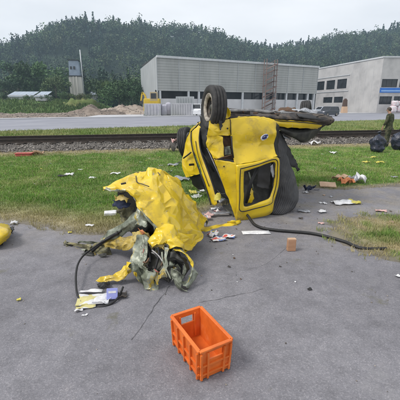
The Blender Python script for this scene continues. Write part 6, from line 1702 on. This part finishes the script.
# hair, jacket, trousers, boots
bm = bmesh.new(); bmesh.ops.create_uvsphere(bm, u_segments=24, v_segments=16, radius=1)
V = [V3((v.co.x * .088, v.co.y * .102 - .012, v.co.z * .098 + .028)) + hd for v in bm.verts]
F = [tuple(v.index for v in f.verts) for f in bm.faces if not (f.calc_center_median().z < -.1 and f.calc_center_median().y > -.35) and not (f.calc_center_median().z < .45 and f.calc_center_median().y > .55) and f.calc_center_median().z > -.75]
bm.free()
mesh_obj('hair', V, F, M['hair'], None, True).parent = man
jn = [(V3((0, 0, .80)), (.178, .142)), (V3((0, 0, .92)), (.178, .138)), (B['wst'], (.168, .128)), (B['che'], (.19, .138)), (V3((0, .03, 1.40)), (.10, .085)), (V3((0, .045, 1.46)), .072)]
je = [(0, 1), (1, 2), (2, 3), (3, 4), (4, 5)]
for s in (-1, 1):
    b = len(jn); A_ = arm(s); jn += [(A_[0], .078), (A_[1], .066), (A_[2] - V3((0, .01, -.03)), .046)]; je += [(3, b), (b, b + 1), (b + 1, b + 2)]
skinned('jacket', jn, je, M['camo'], man, pc, root=1)
tn = [(V3((0, 0, .93)), (.165, .13)), (V3((0, 0, .86)), (.16, .125))]; te = [(0, 1)]
for s in (-1, 1):
    b = len(tn); L_ = leg(s)
    tn += [(L_[0] - V3((0, 0, .08)), .105), (L_[1], .082), (L_[2] + V3((0, 0, .1)), .072)]; te += [(1, b), (b, b + 1), (b + 1, b + 2)]
skinned('trousers', tn, te, M['camo'], man, pc, root=0)
for s in (-1, 1):
    L_ = leg(s)
    bn2 = [(L_[2] + V3((0, 0, .12)), .058), (L_[2] + V3((0, -.01, -.03)), (.055, .058)), (L_[3] + V3((0, -.04, .012)), (.05, .042)), (L_[3] + V3((0, .05, .004)), (.045, .034))]
    skinned('boot', bn2, [(0, 1), (1, 2), (2, 3)], M['boot'], man, pc)

def sack(px_, py_, w_, h_, seed, label, pale_side=1):
    c = G(px_, py_)
    t = thing('rubbish_sack', c, label, 'sack', 'dark sacks beside the standing person')
    bm = bmesh.new(); bmesh.ops.create_uvsphere(bm, u_segments=40, v_segments=28, radius=1)
    V = []
    for v in bm.verts:
        p = v.co
        prof_ = 1.0 - .42 * max(0, p.z) ** 1.5
        q = V3((p.x * w_ / 2 * prof_ * 1.04, p.y * w_ * .42 * prof_, (math.copysign(abs(p.z) ** .62, p.z) + 1) * h_ / 2))
        ang = math.atan2(p.y, p.x)
        q += V3((p.x, p.y, 0)) * (.11 * (abs(mnoise.noise(q * 4 + V3((seed, 0, 0)))) - abs(mnoise.noise(q * 6 + V3((0, seed, 0))))) + .02 * math.sin(ang * 9 + 3 * p.z) * max(0, p.z) + .018 * mnoise.noise(q * 14))
        V.append(c + q)
    F = [tuple(v.index for v in f.verts) for f in bm.faces]; bm.free()
    mesh_obj('bag', V, F, M['binbag'], t, True)
    mb = MB().tube(smooth_path([c + V3((0, 0, h_ * .95)), c + V3((.02, 0, h_ * 1.05)), c + V3((-.01, .01, h_ * 1.16))], 4), [.07, .055, .04, .035, .035, .045, .06, .075, .08], 14); mb.build('tied_neck', M['binbag'], t, True)
sack(376.4, 153, .54, .70, 1.0, 'dark blue sack at the person\'s left foot, the whole one')
sack(398, 150.5, .60, .76, 4.0, 'dark blue sack cut off by the right edge of the picture', -1)

# ------------------------------------------------------------------ thin moist air
hz = MB().box((0, 305, 44.5), (1000, 640, 91)).build('haze', [], None)
hm = bpy.data.materials.new('haze_air'); hm.use_nodes = True
nt = hm.node_tree
for n_ in list(nt.nodes): nt.nodes.remove(n_)
ho = nt.nodes.new('ShaderNodeOutputMaterial'); hv = nt.nodes.new('ShaderNodeVolumePrincipled')
hv.inputs['Color'].default_value = (0.58, 0.78, 0.95, 1); hv.inputs['Density'].default_value = 0.0007
hv.inputs['Anisotropy'].default_value = 0.2
nt.links.new(hv.outputs['Volume'], ho.inputs['Volume'])
hz.data.materials.append(hm)
tag(hz, 'thin pale haze in the air over the whole place', 'haze', kind='stuff')
